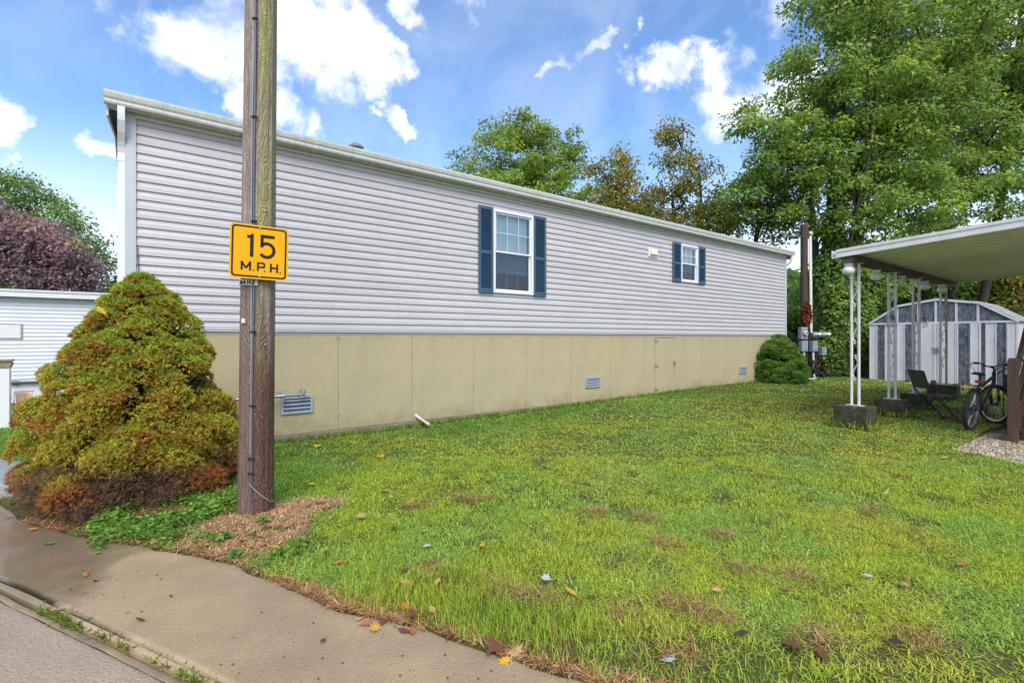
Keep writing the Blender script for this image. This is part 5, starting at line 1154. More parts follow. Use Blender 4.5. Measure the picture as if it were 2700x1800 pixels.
# far wood closing the horizon: one mass
rg = np.random.default_rng(5); n = 60000; an = rg.uniform(-1.25, 1.25, n); dist = rg.uniform(46, 60, n)
hgt = (3.5 + 4.5 * fbm(np.stack([an * 14, an * 0], -1), 2, 4)) * (.55 + .45 * (np.abs(an) > -1)); z = rg.random(n) ** .8 * hgt
P = np.stack([np.sin(an) * dist, np.cos(an) * dist, z], -1)
tag(link('distant_wood', leaves_mesh('distant_wood', P, rg.normal(size=(n, 3)), rg.normal(size=(n, 3)), rg.uniform(.5, .95, n), pal(rg, n, [G1, G2, G3], [4, 4, 1]), M['foliage'], .8)), 'far green line of woodland behind everything', 'wood', kind='stuff')

# vine thicket over the fence
def thicket(name, label, boxes, n, ls, seed, cols, wts, cat='vine', wood_lines=()):
    rg = np.random.default_rng(seed); bx = np.array(boxes, float); w = bx[:, 3] * bx[:, 5]; k = rg.choice(len(bx), n, p=w / w.sum())
    u = unit(rg.normal(size=(n, 3))); rr = rg.random(n) ** .25; P = bx[k, :3] + u * rr[:, None] * bx[k, 3:6] * (.82 + .3 * fbm(u * 2.5 + k[:, None], seed, 2))[:, None]
    P[:, 2] = np.abs(P[:, 2] - .08) + .08
    base = np.array([bx[:, 0].mean(), bx[:, 1].mean(), .05]); t = empty(name, tuple(base), 0, label, cat)
    D = unit(u * .6 + rg.normal(0, .5, (n, 3)) + np.array([0, 0, -.7])); Nv = unit(u + np.array([0, -.2, .6]) + rg.normal(0, .4, (n, 3)))
    link('leaves', leaves_mesh('leaves', P - base, D, Nv, ls * rg.uniform(.6, 1.3, n), pal(rg, n, cols, wts, .22), M['foliage'], .8), t)
    A, B = [], []
    for q in range(26):
        c = bx[rg.integers(len(bx))]; p = np.array([c[0] + rg.normal(0, c[3] * .4), c[1], .05]); 
        for s_ in range(7):
            p2 = p + np.array([rg.normal(0, .12), rg.normal(0, .1), c[5] * .26]); A.append(p); B.append(p2); p = p2
    A, B = np.array(A) - base, np.array(B) - base; link('stems', tubes_mesh('stems', A, B, np.full(len(A), .025), np.full(len(A), .02), M['leafwood']), t)
d = 17.6; T = lambda x, y, w, h, dd=0: (*at(x, y, d + dd), w * d / F, .45, h * d / F)
thicket('ivy_thicket', 'dense green ivy thicket smothering the fence left of the shed', [T(1925, 700, 40, 60), T(1960, 740, 50, 90), T(1905, 800, 30, 60), T(1985, 660, 60, 60, .5), T(1950, 620, 40, 60, .3), T(1985, 800, 28, 60), T(1935, 835, 45, 30)], 15000, .15, 51, [G1, G2, G3, (.13, .22, .03), OR], [4, 4, 3, 2, .25])
thicket('ivy_thicket', 'ivy climbing the trunk of the large vine wrapped maple', [T(1915, 560, 22, 90, .9), T(1925, 440, 18, 80, .9), T(1890, 640, 30, 60, .7)], 7000, .14, 52, [G2, G1, (.05, .09, .02)], [4, 3, 2])
thicket('hanging_vine', 'orange brown dead vine hanging on the service pole', [(ux - .02, uy - .2, 2.35, .12, .08, .38)], 420, .10, 53, [(.32, .09, .03), (.22, .07, .03), (.30, .15, .05)], [3, 2, 1])
thicket('ivy_thicket', 'small bright ivy patch growing over the meter rail', [(*(np.array([ux, uy]) + U * .35 + NRM * .3), 1.25, .18, .12, .16), (*(np.array([ux, uy]) + U * .85 + NRM * .28), 1.22, .20, .12, .12)], 500, .10, 54, [(.13, .24, .03), G3, G1], [3, 2, 2])
d = 26
thicket('tall_grass_clump', 'pale tall grasses beyond the gap beside the home', [(*at(1815, 810, 24)[:2], .6, .9, .6, .9)], 1800, .3, 55, [(.20, .22, .06), (.16, .20, .04), (.30, .28, .10)], [3, 3, 1], cat='grass')

# ------------------------------------------------------------------ dwarf spruces
def spruce(name, label, base, H, Rr, ncl, tufts, seed, colour, dead=False, tl=.030, top_shift=(0, 0), clr=.15, thin=.011):
    rg = np.random.default_rng(seed); base = np.array(base, float); t = empty(name, tuple(base), 0, label, 'shrub')
    ts = np.array([0, .03, .08, .18, .35, .45, .55, .71, .78, .885, .95, 1.0]); rs = np.array([.84, .95, 1.0, 1.0, .94, .87, .77, .59, .48, .33, .21, .04])
    rad = lambda q: np.interp(q, ts, rs) * Rr
    # clump centres: stratified by area, loosely layered
    z = []; 
    q = rg.random(ncl * 3); acc = rg.random(ncl * 3) < (rad(q) / Rr) * .95 + .05; q = q[acc][:ncl]; ncl = len(q)
    a = np.arange(ncl) * 2.39996 + rg.normal(0, .25, ncl); q = (np.floor(q * 16) + .5 + rg.normal(0, .55, ncl)) / 16; q = np.clip(q, .01, .985)
    lump = 1 + (fbm(np.stack([np.cos(a) * 2.2, np.sin(a) * 2.2, q * 5], -1), seed, 3) - .5) * .34
    cr = rad(q) * lump * (1 - .32 * rg.random(ncl) ** 1.6) - clr * .35; cr = np.maximum(cr, .01)
    sh = np.array(top_shift)[None] * q[:, None]
    Cc = np.stack([np.cos(a) * cr + sh[:, 0], np.sin(a) * cr + sh[:, 1], q * H], -1)
    outv = np.stack([np.cos(a), np.sin(a), .35 + .5 * q], -1); outv = unit(outv)
    size = clr * rg.uniform(.7, 1.25, ncl) * (1 - .25 * q)
    # tufts over each clump's outer dome
    n = ncl * tufts; ci = np.repeat(np.arange(ncl), tufts)
    u = unit(rg.normal(size=(n, 3)) + outv[ci] * 1.15 + np.array([0, 0, .35])); 
    r = size[ci] * rg.uniform(.86, 1.04, n)
    P = Cc[ci] + u * r[:, None] * np.array([1, 1, .75]); nr = unit(u * np.array([1, 1, 1.3]))
    deadm = np.zeros(n)
    if dead:
        front = fbm(P * 1.7, seed + 4, 3); deadm = sst(.21, .13, P[:, 2] / H + (front - .5) * .20)
        hole = fbm(Cc * 1.9 + 9, seed + 7, 2)[ci]; keepm = hole > .30
        P, nr, deadm, ci, r = P[keepm], nr[keepm], deadm[keepm], ci[keepm], r[keepm]; n = len(P)
    col = colour(P, nr, ci, rg, deadm, H, Cc)
    # needles: thin triangles fanned around the tuft axis
    K = 7; nd = unit(np.repeat(nr, K, 0) * .75 + rg.normal(0, .62, (n * K, 3)) + np.array([0, 0, .16])); ln = tl * rg.uniform(.6, 1.25, n * K) * np.repeat(1 + .45 * deadm, K)
    sd = unit(np.cross(nd, rg.normal(size=(n * K, 3)))); PP = np.repeat(P, K, 0); wd = thin * np.repeat(1 - .55 * deadm, K)[:, None]
    V = np.stack([PP - sd * wd * .5, PP + sd * wd * .5, PP + nd * ln[:, None]], 1).reshape(-1, 3); Fc = np.arange(n * K * 3).reshape(-1, 3)
    link('needles', np_mesh('needles', V - np.array([0, 0, 0]), Fc, M['needle'], np.repeat(np.repeat(col, K, 0), 3, 0)), t)
    # solid shell for the bare interior; near-black colour paints shade between clumps
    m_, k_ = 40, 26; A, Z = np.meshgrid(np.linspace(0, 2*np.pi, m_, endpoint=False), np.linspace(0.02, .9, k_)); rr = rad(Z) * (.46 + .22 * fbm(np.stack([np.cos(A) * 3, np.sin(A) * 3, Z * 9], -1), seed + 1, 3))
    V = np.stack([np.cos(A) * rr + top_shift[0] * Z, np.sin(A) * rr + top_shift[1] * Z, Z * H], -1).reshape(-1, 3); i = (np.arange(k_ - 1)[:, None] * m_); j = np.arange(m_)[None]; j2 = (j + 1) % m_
    link('shade_core', np_mesh('shade_core', V, np.stack([i + j, i + j2, i + m_ + j2, i + m_ + j], -1).reshape(-1, 4), M['core'], smooth=False), t)
    ib = rg.choice(ncl, min(ncl, 260), replace=False); A = np.stack([Cc[ib, 0] * .15, Cc[ib, 1] * .15, np.maximum(Cc[ib, 2] - .25, .02)], -1); B = Cc[ib] * np.array([1.0, 1.0, 1]) 
    link('branches', tubes_mesh('branches', A, B, np.full(len(A), .014), np.full(len(A), .005), M['leafwood'], 5), t)
    MB().tube([(0, 0, -.1), (0, 0, H * .8)], [.07, .02], 8).build('trunk', M['leafwood'], t)
    return t
def col_old(P, nr, ci, rg, dm, H, Cc):
    n = len(P); g = np.array([.36, .44, .035]); ol = np.array([.47, .40, .055]); bro = np.array([.46, .21, .05]); fresh = np.array([.24, .42, .045]); grey = np.array([.21, .13, .085]); org = np.array([.45, .18, .055])
    f1 = fbm(P * 5, 3, 3); f2 = fbm(P * 2.2 + 7, 8, 3); rnd = rg.random(n); up = np.clip(nr[:, 2], 0, 1)
    w = sst(.46, .70, f1 * .6 + f2 * .4 + (rnd - .5) * .35); c = ol * (1 - w[:, None]) + bro * w[:, None]
    wg = sst(.50, .80, up * .55 + .35 * f2 + (rnd - .5) * .3); c = c * (1 - wg[:, None]) + g * wg[:, None]
    fr = ((P[:, 2] / H > .55) * sst(.55, .8, up + (rnd - .5) * .5) * .7)[:, None]; c = c * (1 - fr) + fresh * fr
    oc = sst(.50, .58, fbm(Cc * 3.3 + 3, 17, 2))[ci]; dc = grey * (1 - oc[:, None]) + org * oc[:, None]
    c = c * (1 - dm[:, None]) + dc * dm[:, None]
    return np.clip(c * (1 + rg.normal(0, .22, (n, 1))), .004, .8)
def col_green(P, nr, ci, rg, dm, H, Cc):
    n = len(P); w = sst(.35, .65, fbm(P * 4, 5, 3) * .6 + nr[:, 2] * .3)[:, None]; c = np.array([.11, .22, .04]) * (1 - w) + np.array([.21, .35, .06]) * w
    return np.clip(c * (1 + rg.normal(0, .2, (n, 1))), .004, .8)
bx_, by_ = (318 - 1176) * 4.75 / F, 4.75
spruce('dwarf_spruce', 'big rounded dwarf spruce with yellow green and brown needles left of the pole', (bx_, by_, 0), 2.05, .85, 600, 120, 61, col_old, True, top_shift=(.05, 0), clr=.155)
sx2, sy2 = (1790 - 1176) * 15.1 / F, 15.1
spruce('dwarf_spruce', 'small dark green dwarf spruce at the far corner of the grey home', (sx2, sy2, .08), 1.47, .78, 300, 60, 62, col_green, False, tl=.05, clr=.16, thin=.016)
q = at(1830, 866, 15.0); MB_ = MB(); MB_.tube([(-.30, 0, 0), (-.1, -.05, .015), (.15, -.02, .0), (.3, .05, .03)], .022, 8); tag(MB_.build('fallen_branch', M['pvc'], None, loc=(q[0], q[1] - .5, tz(q[0], q[1]) + .15), smooth=True), 'pale bare branch lying under the small dark spruce', 'branch')
# ------------------------------------------------------------------ grass and ground litter
MUL = np.array([gp(*p) for p in ((395, 1262), (470, 1225), (530, 1190), (560, 1178), (640, 1168), (700, 1160), (760, 1155), (790, 1165), (700, 1195), (690, 1235), (660, 1262), (600, 1290), (540, 1295), (450, 1276))])
IVY = np.array([gp(*p) for p in ((190, 1225), (300, 1150), (420, 1090), (545, 1055), (556, 1130), (545, 1170), (470, 1215), (400, 1255), (320, 1250), (230, 1240))])
def house_in(x, y, pad=.0):
    rel = np.stack([x - P0[0], y - P0[1]], -1); s = rel @ U; e = rel @ NRM; return (s > -.1 - pad) & (s < HL + .12 + pad) & (e < .13 + pad) & (e > -4.4 - pad)
def lawn_mask(x, y):
    k = ~poly_in(x, y, PAVED) & ~poly_in(x, y, GRAVEL) & ~house_in(x, y)
    for (s, e0) in ((0, 0),):
        rel = np.stack([x - sb[0], y - sb[1]], -1); s_ = rel @ U; e_ = rel @ NRM; k &= ~((s_ > -.12) & (s_ < SD) & (e_ > -.1) & (e_ < SWd + .1))
        rel = np.stack([x - na[0], y - na[1]], -1); k &= (rel @ NRM) > .0
    return k
def grass():
    rg = np.random.default_rng(99); Vs, Cs = [], []; tot = 0
    bands = [(1.7, 2.4, 4500, 1.0), (2.4, 3.2, 13000, .9), (3.2, 4.2, 11000, .95), (4.2, 6.0, 6000, 1.15), (6.0, 8.5, 2300, 1.5), (8.5, 12, 1000, 2.1), (12, 18.5, 330, 3.1), (18.5, 30, 60, 5.5)]
    for (y0, y1, den, wf) in bands:
        area = 2 * 1.22 * (y1**2 - y0**2) / 2 + .8 * (y1 - y0); n = int(area * den)
        y = np.sqrt(rg.random(n) * (y1**2 - y0**2) + y0**2); x = (rg.random(n) * 2 - 1) * (1.22 * y + .4)
        k = lawn_mask(x, y); x, y = x[k], y[k]
        p2 = np.stack([x, y], -1)
        clump = fbm(p2 * 5.5, 31, 3); patch = fbm(p2 * .75, 32, 3); fine = fbm(p2 * 14, 34, 2)
        jx, jy = (fbm(p2 * 6, 95, 3) - .5) * .35, (fbm(p2 * 6 + 50, 96, 3) - .5) * .35; inm = poly_in(x + jx, y + jy, MUL); ini = poly_in(x, y, IVY); dE = dist_poly(x, y, EDGE)
        under = np.hypot(x - bx_, y - by_) < 1.0
        bare = sst(.62, .70, fbm(p2 * 2.3 + 40, 36, 3)) * sst(2.6, 3.4, y) * .0 + sst(.68, .76, fbm(p2 * 3.1 + 11, 37, 2)) * .6
        p_keep = (1 - .93 * inm) * (1 - .8 * ini) * (1 - under) * (1 - bare) * (.5 + .8 * sst(.25, .6, clump)) * sst(-.02, .14, dE + (fine - .5) * .2)
        k = rg.random(len(x)) < p_keep; x, y, p2, clump, patch, fine, dE = x[k], y[k], p2[k], clump[k], patch[k], fine[k], dE[k]; n = len(x)
        z = terr(x, y)
        # type field: 0 flat broad crabgrass, 1 upright fine grass
        upr = np.clip(sst(.50, .62, fbm(p2 * .9 + 3, 41, 3)) * .45 + sst(.75, .3, dE) * sst(-1.4, -.5, x) * .5, 0, 1) * (y < 5) 
        upr = np.maximum(upr, .10); isu = rg.random(n) < upr
        h = np.where(isu, rg.uniform(.022, .042, n) * (1 + .6 * sst(.9, .3, dE) * (y < 5)), rg.uniform(.008, .028, n)) * (.7 + .7 * clump); L_ = np.where(isu, h * rg.uniform(.2, 1.3, n), rg.uniform(.03, .08, n))
        h = h * (1 + .12 * (wf - 1)); w = np.where(isu, .0032, .0054) * rg.uniform(.7, 1.4, n) * wf
        a = rg.random(n) * 2 * np.pi; dx, dy = np.cos(a), np.sin(a); px_, py_ = -dy, dx
        wl = fbm(p2 * .35 + 20, 43, 3)
        cA, cB, cC, cD, cE = np.array([.23, .47, .055]), np.array([.46, .58, .065]), np.array([.27, .47, .10]), np.array([.62, .58, .085]), np.array([.54, .38, .11])
        relw = (np.stack([x - P0[0], y - P0[1]], -1) @ NRM); right = sst(-2, 4, x) * sst(.6, 3.0, relw); t1 = np.clip(sst(.38, .62, patch * .6 + wl * .4 + .32 * right - .14 * sst(3.5, .3, relw)), 0, 1)[:, None]
        c = cA * (1 - t1) + cB * t1
        cb = (sst(.5, .6, fbm(p2 * 1.6 + 77, 44, 3)) * (~isu))[:, None] * .6; c = c * (1 - cb) + cC * 1.15 * cb
        r_ = rg.random(n); ye = (sst(.5, .66, fbm(p2 * 1.1 + 5, 45, 3)) * right * .65)[:, None]; c = c * (1 - ye) + cD * ye
        strw = (r_ < .025 + .06 * sst(.35, .05, dE) * (y < 5) + .03 * right)[:, None]; c = np.where(strw, cE, c)
        og = (isu & (r_ > .86) & (dE < .7))[:, None]; c = np.where(og, np.array([.36, .23, .03]), c)
        c = np.clip(c * (1 + rg.normal(0, .2, (n, 1))) * (.85 + .3 * fine[:, None]), .003, .8)
        b = np.stack([x, y, z - .004], -1); sv = np.stack([px_, py_, np.zeros(n)], -1) * w[:, None] * .5
        mid = b + np.stack([dx * L_ * .35, dy * L_ * .35, h * .72], -1); tip = b + np.stack([dx * L_, dy * L_, h * np.where(isu, 1.0, .72)], -1)
        Vs.append(np.stack([b - sv, b + sv, mid + sv * .85, mid - sv * .85, tip], 1).reshape(-1, 3)); Cs.append(np.repeat(c, 5, 0)); tot += n
    V = np.concatenate(Vs); Cc = np.concatenate(Cs); i = np.arange(tot) * 5
    Fc = np.concatenate([np.stack([i, i+1, i+2], -1), np.stack([i, i+2, i+3], -1), np.stack([i+3, i+2, i+4], -1)])
    tag(link('grass', np_mesh('grass', V, Fc, M['grassm'], Cc)), 'green and yellowish lawn grass covering the yard', 'grass', kind='stuff')
    print('grass blades', tot)
grass()
# long unmown grass around the carport blocks and the foot of the wall
def tufts():
    rg = np.random.default_rng(17); P = []
    for s in post_s:
        c = c1 + U * s + NRM * .13; n = 240; t = rg.random(n) * 4; k = t.astype(int); f = (t - k) * 2 - 1
        a = np.where(k == 0, -.22, np.where(k == 1, .22, f * .22)); b = np.where(k == 2, -.25, np.where(k == 3, .25, f * .25)); P.append(c + np.outer(a, U) + np.outer(b, NRM) + rg.normal(0, .03, (n, 2)))
    n = 2600; s = rg.random(n) * HL; P.append(P0 + np.outer(s, U) + np.outer(.15 + np.abs(rg.normal(0, .03, n)), NRM))
    P = np.concatenate(P); n = len(P); a = rg.random(n) * 6.28; D = np.column_stack([np.cos(a) * .6, np.sin(a) * .6, rg.uniform(.7, 1.6, n)]); ln = rg.uniform(.05, .16, n) * np.where(np.arange(n) < 960, 1.15, .75)
    tag(link('long_grass', leaves_mesh('long_grass', np.column_stack([P, terr(P[:, 0], P[:, 1])]), D, unit(rg.normal(size=(n, 3))), ln, pal(rg, n, [(.20, .40, .04), (.34, .46, .05), (.42, .40, .12)], [4, 3, 1]), M['grassm'], .09)), 'longer unmown grass along the wall foot and around the blocks', 'grass', kind='stuff')
tufts()
def scatter_poly(poly, n, rg, grow=0.0):
    lo, hi = poly.min(0) - grow, poly.max(0) + grow; out = np.zeros((0, 2))
    while len(out) < n:
        p = lo + rg.random((n * 3, 2)) * (hi - lo); out = np.concatenate([out, p[poly_in(p[:, 0], p[:, 1], poly)]])
    return out[:n]
def strands(name, label, cat, p, rg, ln, w, cols, wts, lift=.02):
    n = len(p); z = terr(p[:, 0], p[:, 1]); a = rg.random(n) * 2 * np.pi; el = rg.normal(.12, .25, n); L_ = ln * rg.uniform(.5, 1.4, n)
    b = np.stack([p[:, 0], p[:, 1], z + rg.random(n) * lift], -1); dv = np.stack([np.cos(a), np.sin(a), el], -1) * L_[:, None]; sv = np.stack([-np.sin(a), np.cos(a), np.zeros(n)], -1) * w * .5
    V = np.stack([b - sv, b + sv, b + dv + sv * .5, b + dv - sv * .5], 1).reshape(-1, 3); i = np.arange(n) * 4
    tag(link(name, np_mesh(name, V, np.stack([i, i+1, i+2, i+3], -1), M['litter'], np.repeat(pal(rg, n, cols, wts, .25), 4, 0))), label, cat, kind='stuff')
rg = np.random.default_rng(123)
STR = [(.60, .37, .19), (.46, .25, .12), (.32, .17, .09), (.68, .48, .28)]
strands('mulch', 'pale brown straw and wood mulch around the foot of the utility pole', 'mulch', (lambda q: q[(fbm(q * 7, 91, 3) > .36)])(np.concatenate([scatter_poly(MUL, 22000, rg) + rg.normal(0, .05, (22000, 2)), scatter_poly(IVY, 3500, rg)])), rg, .035, .0045, STR, [4, 3, 2, 1.5])
t = rg.random(30000) * (len(EDGE) - 6) + 3; i = t.astype(int); pe = EDGE[i] + (EDGE[i + 1] - EDGE[i]) * (t - i)[:, None]; pe = pe + rg.normal(0, 1, (len(pe), 2)) * .04 + np.array([.01, .02]) * (0.6 + 1.1 * fbm(pe * 3, 5, 2))[:, None]
pe = pe[rg.random(len(pe)) < .12 + .7 * sst(.42, .62, fbm(pe * 2.4, 61, 2))]
strands('edge_litter', 'rusty brown needles and thatch along the pavement edge', 'litter', pe, rg, .04, .0045, [(.46, .22, .085), (.34, .15, .06), (.56, .36, .19), (.22, .12, .06)], [3, 3, 3, 2], .012)
# thatch patches in the lawn
pts = []
for (x, y) in ((990, 1310), (1240, 1385), (1130, 1355), (1560, 1395), (1430, 1425), (1480, 1195), (1370, 1180), (1060, 1150), (1110, 1150), (960, 1165), (1700, 1310), (1880, 1470), (2120, 1480), (1530, 1255), (1180, 1375), (1560, 1505), (1660, 1235), (1830, 1330), (2010, 1180), (1640, 1420)):
    g = gp(x, y, .03); pts.append(np.array(g) + rg.normal(0, 1, (170, 2)) * np.array([.07, .06]))
pts = np.concatenate(pts); strands('thatch', 'small patches of dry clippings lying in the lawn', 'thatch', pts, rg, .05, .0045, [(.44, .27, .13), (.34, .17, .07), (.28, .14, .06)], [3, 3, 2], .05)
pts = np.concatenate([np.array([bx_, by_]) + unit(rg.normal(size=(9000, 2))) * (rg.random((9000, 1)) ** .6 * 1.15)]); pts = pts[~house_in(pts[:, 0], pts[:, 1]) & ~poly_in(pts[:, 0], pts[:, 1], PAVED)]
strands('needle_litter', 'rust brown fallen needles under the big dwarf spruce', 'litter', pts, rg, .04, .004, [(.28, .09, .03), (.17, .06, .025), (.10, .045, .02)], [3, 3, 2], .02)
ys = np.sqrt(rg.random(16000) * (9.5**2 - 2.0**2) + 2.0**2); pts = np.column_stack([(rg.random(16000) * 2 - 1) * (1.2 * ys + .4), ys]); pts = pts[lawn_mask(pts[:, 0], pts[:, 1]) & ~poly_in(pts[:, 0], pts[:, 1], IVY) & (np.hypot(pts[:, 0] - bx_, pts[:, 1] - by_) > 1.05)]
pts = pts[rg.random(len(pts)) < .35 + .65 * sst(.4, .62, fbm(pts * 1.4, 83, 3))]
strands('dead_grass', 'dry dead blades lying between the lawn grass', 'thatch', pts, rg, .055, .0045, [(.40, .30, .12), (.30, .21, .08), (.22, .22, .06), (.50, .38, .18)], [3, 3, 3, 1.5], .028)
# pebbles on the gravel
gq = scatter_poly(np.array([(5.74, 6.40), (6.3, 6.78), (6.8, 7.15), (7.3, 7.5), (8.0, 7.0), (7.0, 4.5), (5.2, 4.6), (5.15, 4.9), (5.7, 5.3), (5.88, 5.6), (5.85, 6.1)]), 9000, rg); n = len(gq); sz = rg.uniform(.006, .017, n)[:, None, None]
oc = np.array([(1, 0, 0), (0, 1, 0), (-1, 0, 0), (0, -1, 0), (0, 0, .8), (0, 0, -.8)], float)[None] * sz * (1 + rg.normal(0, .25, (n, 6, 1))); an = rg.random(n) * 6.28; cs, sn_ = np.cos(an)[:, None], np.sin(an)[:, None]
V = np.stack([oc[..., 0] * cs - oc[..., 1] * sn_ + gq[:, :1], oc[..., 0] * sn_ + oc[..., 1] * cs + gq[:, 1:], oc[..., 2] + .046], -1).reshape(-1, 3); i = (np.arange(n) * 6)[:, None, None]; tri = np.array([(0, 1, 4), (1, 2, 4), (2, 3, 4), (3, 0, 4)])[None]
tag(link('pebbles', np_mesh('pebbles', V, (i + tri).reshape(-1, 3), M['litter'], np.repeat(pal(rg, n, [(.48, .40, .29), (.34, .26, .17), (.20, .14, .09), (.60, .54, .44)], [4, 3, 2, 1.5]), 6, 0))), 'loose tan pebbles of the gravel path by the steps', 'gravel', kind='stuff')
# low leafy ground cover between bush and pole, weeds
def cover(name, label, p, ls, cols, wts, rg, per=4, hh=.07):
    n = len(p) * per; q = np.repeat(p, per, 0) + rg.normal(0, .022, (n, 2)); z = terr(q[:, 0], q[:, 1]); z = np.where(z < -.02, 0, z) + rg.random(n) * hh
    P = np.column_stack([q, z]); D = unit(np.column_stack([rg.normal(size=(n, 2)), rg.normal(.15, .3, n)])); Nv = unit(np.array([0, 0, 1.]) + rg.normal(0, .35, (n, 3)))
    tag(link(name, leaves_mesh(name, P, D, Nv, ls * rg.uniform(.6, 1.4, n), pal(rg, n, cols, wts, .2), M['foliage'], .5)), label, 'ground cover', kind='stuff')
iv = scatter_poly(IVY, 4200, rg); iv = iv[(fbm(iv * 3.2, 71, 3) > .40)]
cover('ground_cover', 'low bright green leafy plants between the bush and the pole', iv, .036, [(.20, .37, .06), (.30, .48, .08), (.13, .24, .05)], [3, 3, 2], rg)
wv = np.concatenate([np.array(gp(x, y)) + rg.normal(0, 1, (k, 2)) * s for (x, y, k, s) in ((500, 1252, 14, .03), (470, 1245, 6, .03), (545, 1285, 7, .03), (640, 1290, 8, .05), (230, 1258, 5, .03), (610, 1215, 3, .03), (690, 1268, 8, .04))])
cover('broadleaf_weeds', 'pale green broad leaved weeds on the mulch by the pavement', wv, .055, [(.26, .42, .09), (.18, .34, .06), (.36, .48, .12)], [3, 3, 1], rg, per=5, hh=.05)
# weeds and moss in the road joint
jp = []
for (x, y, k, s) in ((140, 1408, 150, .05), (170, 1425, 160, .045), (110, 1400, 60, .03), (240, 1455, 70, .03), (285, 1475, 60, .03), (370, 1510, 50, .025), (440, 1548, 110, .03), (475, 1562, 90, .03)):
    c = np.array(gp(x, y)); jp.append(c + np.outer(rg.normal(0, s * 1.6, k), sd_) + rg.normal(0, s * .4, (k, 2)))
jp = np.concatenate(jp); n = len(jp); a = rg.random(n) * 6.28; el = rg.uniform(.3, 1.2, n); D = np.column_stack([np.cos(a), np.sin(a), el])
tag(link('joint_weeds', leaves_mesh('joint_weeds', np.column_stack([jp, np.full(n, -.02)]), D, unit(rg.normal(size=(n, 3)) + np.array([0, 0, 1])), rg.uniform(.02, .05, n), pal(rg, n, [(.24, .34, .05), (.34, .38, .05), (.2, .24, .07)], [3, 2, 1]), M['grassm'], .14)), 'grassy weeds and moss growing in the joint beside the road', 'weeds', kind='stuff')
# dark grit scattered on the pavement
gp_ = scatter_poly(np.array([gp(*p) for p in ((60, 1320), (300, 1270), (600, 1350), (900, 1450), (1250, 1568), (560, 1568))]), 80, rg)
gv = MB()
for p in gp_:
    s = random.choice((.002, .003, .003, .004, .006)); r_ = random.uniform(0, 3); gv.cbox((p[0], p[1], s * .25 + .004), (s * 1.6, s, s * .7), Matrix.Rotation(r_, 3, 'Z'))
tag(gv.build('grit', mat('grit', (.12, .085, .06), .9)), 'tiny dark grit and bark specks on the pavement', 'grit', kind='stuff')

# ------------------------------------------------------------------ fallen leaves, each one a thing
def leaf_material(nm, c, c2): return mat(nm, c, .55, var=c2, var_scale=25, stain=tuple(k * .35 for k in c), stain_scale=30, stain_lo=.62, stain_hi=.72)
LM = {'yellow': leaf_material('leaf_yellow', (.68, .42, .03), (.55, .27, .03)), 'brown': leaf_material('leaf_brown', (.20, .065, .025), (.11, .04, .02)), 'orange': leaf_material('leaf_orange', (.52, .20, .05), (.36, .12, .03)), 'tan': leaf_material('leaf_tan', (.55, .33, .16), (.42, .22, .09)), 'pale': leaf_material('leaf_pale', (.50, .56, .50), (.36, .44, .36)), 'dark': leaf_material('leaf_dark', (.05, .022, .018), (.09, .04, .03)), 'green': leaf_material('leaf_green', (.16, .30, .05), (.10, .2, .04))}
def leaf_shape(kind, colour, seed):
    r = random.Random(seed)
    if kind == 'maple': out = [(0, 0), (.14, .10), (.42, .04), (.30, .22), (.56, .40), (.30, .42), (.28, .60), (.12, .56), (0, 1.0), (-.12, .56), (-.28, .60), (-.30, .42), (-.56, .40), (-.30, .22), (-.42, .04), (-.14, .10)]
    else: out = [(0, 0), (.15, .14), (.24, .34), (.22, .56), (.12, .8), (0, 1.0), (-.12, .8), (-.22, .56), (-.24, .34), (-.15, .14)]
    z = lambda x, y: .38 * x * x * r_c - .22 * y * (1 - y) * r_b + r_t * x * y
    r_c, r_b, r_t = r.uniform(.3, 1.4), r.uniform(-1, 1.2), r.uniform(-.35, .35)
    mids = [(0, k / 6) for k in range(7)]; V = [(x, y, z(x, y)) for x, y in out] + [(0, .38, z(0, .38))]; n = len(out)
    mb = MB(); mb.add(V, [(i, (i + 1) % n, n) for i in range(n)]); mb.bar((0, -.35, .04), (0, 0, 0), .02, .02)
    return mb.mesh('fallen_leaf', LM[colour])
LB = {}
named = [(595, 1460, 'x', 0)]
spots = [  # x, y, colour, kind, size (m)
 (258,1458,'yellow','oval',.055),(225,1268,'green','oval',.05),(247,1528,'orange','oval',.045),(245,1535,'brown','maple',.055),(230,1428,'brown','oval',.06),
 (332,1618,'tan','oval',.03),(455,1635,'dark','oval',.03),(380,1640,'brown','oval',.05),(850,1688,'brown','oval',.045),(890,1432,'orange','oval',.05)]
px_scale = 2352 / 2700
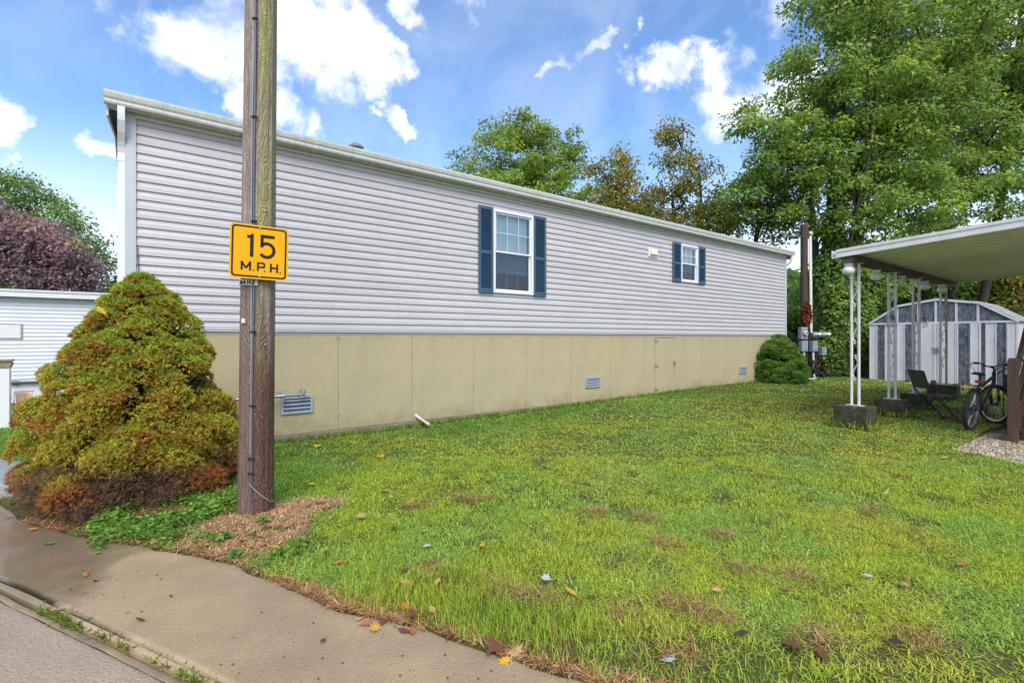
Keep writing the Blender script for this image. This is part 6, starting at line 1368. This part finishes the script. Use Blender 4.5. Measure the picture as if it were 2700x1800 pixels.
src = [(259,1457,'yellow','oval',.06),(226,1523,'orange','oval',.055),(250,1535,'brown','oval',.075),(230,1430,'brown','oval',.08),(452,1577,'dark','oval',.03),(335,1619,'tan','oval',.03),(380,1640,'brown','oval',.06),(857,1686,'brown','oval',.05),
 (995,1667,'yellow','maple',.07),(980,1640,'orange','maple',.08),(1055,1600,'orange','maple',.08),(1160,1540,'yellow','oval',.06),(1062,1540,'tan','maple',.08),(1065,1520,'brown','maple',.07),(1520,1590,'yellow','oval',.10),(1545,1590,'brown','oval',.09),
 (1315,1690,'brown','maple',.12),(1340,1725,'orange','maple',.10),(1325,1735,'yellow','maple',.07),(1365,1735,'tan','maple',.09),(1145,1620,'tan','oval',.07),(1075,1625,'brown','maple',.08),
 (1012,1307,'tan','maple',.09),(963,1372,'tan','maple',.10),(1050,1402,'dark','maple',.10),(1130,1410,'tan','oval',.06),(858,1468,'brown','oval',.08),(905,1490,'orange','oval',.06),(1272,1449,'yellow','oval',.08),(1685,1254,'yellow','oval',.06),(1520,1148,'pale','oval',.10),(1620,1155,'orange','oval',.09),
 (1445,1418,'pale','oval',.05),(1115,1456,'pale','oval',.06),(1428,1538,'pale','maple',.08),(2332,1314,'pale','oval',.07),(2385,1554,'tan','oval',.08),(2302,1540,'pale','oval',.06),(2550,1500,'orange','oval',.07),(2040,1480,'dark','oval',.07),(2115,1718,'brown','maple',.12),(2160,1722,'brown','oval',.09),(1975,1684,'dark','oval',.08),(2342,1707,'dark','oval',.08),(1725,1667,'brown','oval',.07),(1810,1617,'brown','oval',.06),(2085,1575,'brown','oval',.07),(1902,1572,'tan','oval',.06),(1770,1755,'pale','maple',.08),
 (2500,1215,'yellow','oval',.09),(1560,1100,'orange','oval',.12),(1660,1110,'yellow','oval',.12),(1820,1085,'orange','oval',.14),(1000,1210,'yellow','maple',.10),(1130,1210,'yellow','maple',.11),(1090,1218,'yellow','oval',.08),(840,1180,'yellow','maple',.12),(855,1222,'brown','oval',.08),(815,1285,'yellow','oval',.09),(870,1380,'tan','oval',.06),
 (640,1435,'brown','oval',.07),(655,1445,'yellow','oval',.06),(700,1440,'orange','oval',.06),(720,1448,'yellow','oval',.05),(745,1522,'orange','oval',.05),(805,1560,'brown','oval',.06),(760,1540,'brown','oval',.06),(840,1575,'brown','oval',.06),(875,1590,'orange','oval',.07),(900,1600,'brown','oval',.07),(940,1615,'orange','oval',.07),(960,1630,'tan','oval',.06),(1010,1650,'brown','oval',.08),(1050,1660,'brown','oval',.08),(1090,1655,'orange','oval',.08),(1120,1665,'orange','oval',.06),(1180,1690,'brown','oval',.06),
 (100,1395,'yellow','oval',.07),(40,1335,'yellow','oval',.08),(20,1330,'brown','oval',.07),(60,1310,'tan','oval',.07),(130,1437,'green','maple',.09),(280,1385,'tan','oval',.05)]
lname = {'yellow': 'yellow', 'brown': 'wet brown', 'orange': 'orange', 'tan': 'pale tan', 'pale': 'whitish', 'dark': 'nearly black', 'green': 'green'}
made = {}
for i, (x, y, c, kd, s) in enumerate(src):
    k = (c, kd, i % 3)
    if k not in LB: LB[k] = leaf_shape(kd, c, len(LB))
    g = gp(x * px_scale, y * px_scale, .03); paved = bool(poly_in(np.array([g[0]]), np.array([g[1]]), PAVED)[0])
    if paved: g = gp(x * px_scale, y * px_scale, 0)
    z = (.006 if paved else tz(*g) + .035) + .004
    o = link('fallen_leaf', LB[k], None, (g[0], g[1], z), (random.uniform(-.25, .25), random.uniform(-.25, .25), random.uniform(0, 6.28)), s)
    made.setdefault((lname[c], 'lobed' if kd == 'maple' else 'oval', 'on the pavement' if paved else 'on the lawn'), []).append((x, o))
ordn = ['leftmost', 'second from left', 'third from left', 'fourth from left', 'fifth from left', 'sixth from left', 'seventh from left', 'eighth from left', 'ninth from left', 'tenth from left', 'eleventh from left', 'twelfth from left', 'thirteenth from left', 'fourteenth from left', 'fifteenth from left']
for (c, kd, wh), lst in made.items():
    lst.sort(key=lambda q: q[0])
    for k, (x, o) in enumerate(lst):
        if len(lst) == 1: tag(o, f"only {c} {kd} fallen leaf lying {wh}", 'leaf', 'fallen leaves ' + wh)
        else: tag(o, f"{c} {kd} fallen leaf {wh}, {ordn[k] if k < len(lst) - 1 else 'rightmost'} of its kind", 'leaf', f"{c} {kd} leaves {wh}")
# two leaves caught in the big bush
for (x, y, c, s, lb) in ((240, 722, 'yellow', .14, 'long yellow leaf caught high in the big dwarf spruce'), (240, 880 - 5, 'green', .07, 'small pale green leaf caught in the big dwarf spruce')):
    p = at(x, y if c == 'yellow' else 792, 4.28 if c == 'yellow' else 4.0); o = link('fallen_leaf', leaf_shape('oval', c, 5), None, p, (R(35), R(10), R(70)), s); tag(o, lb, 'leaf')
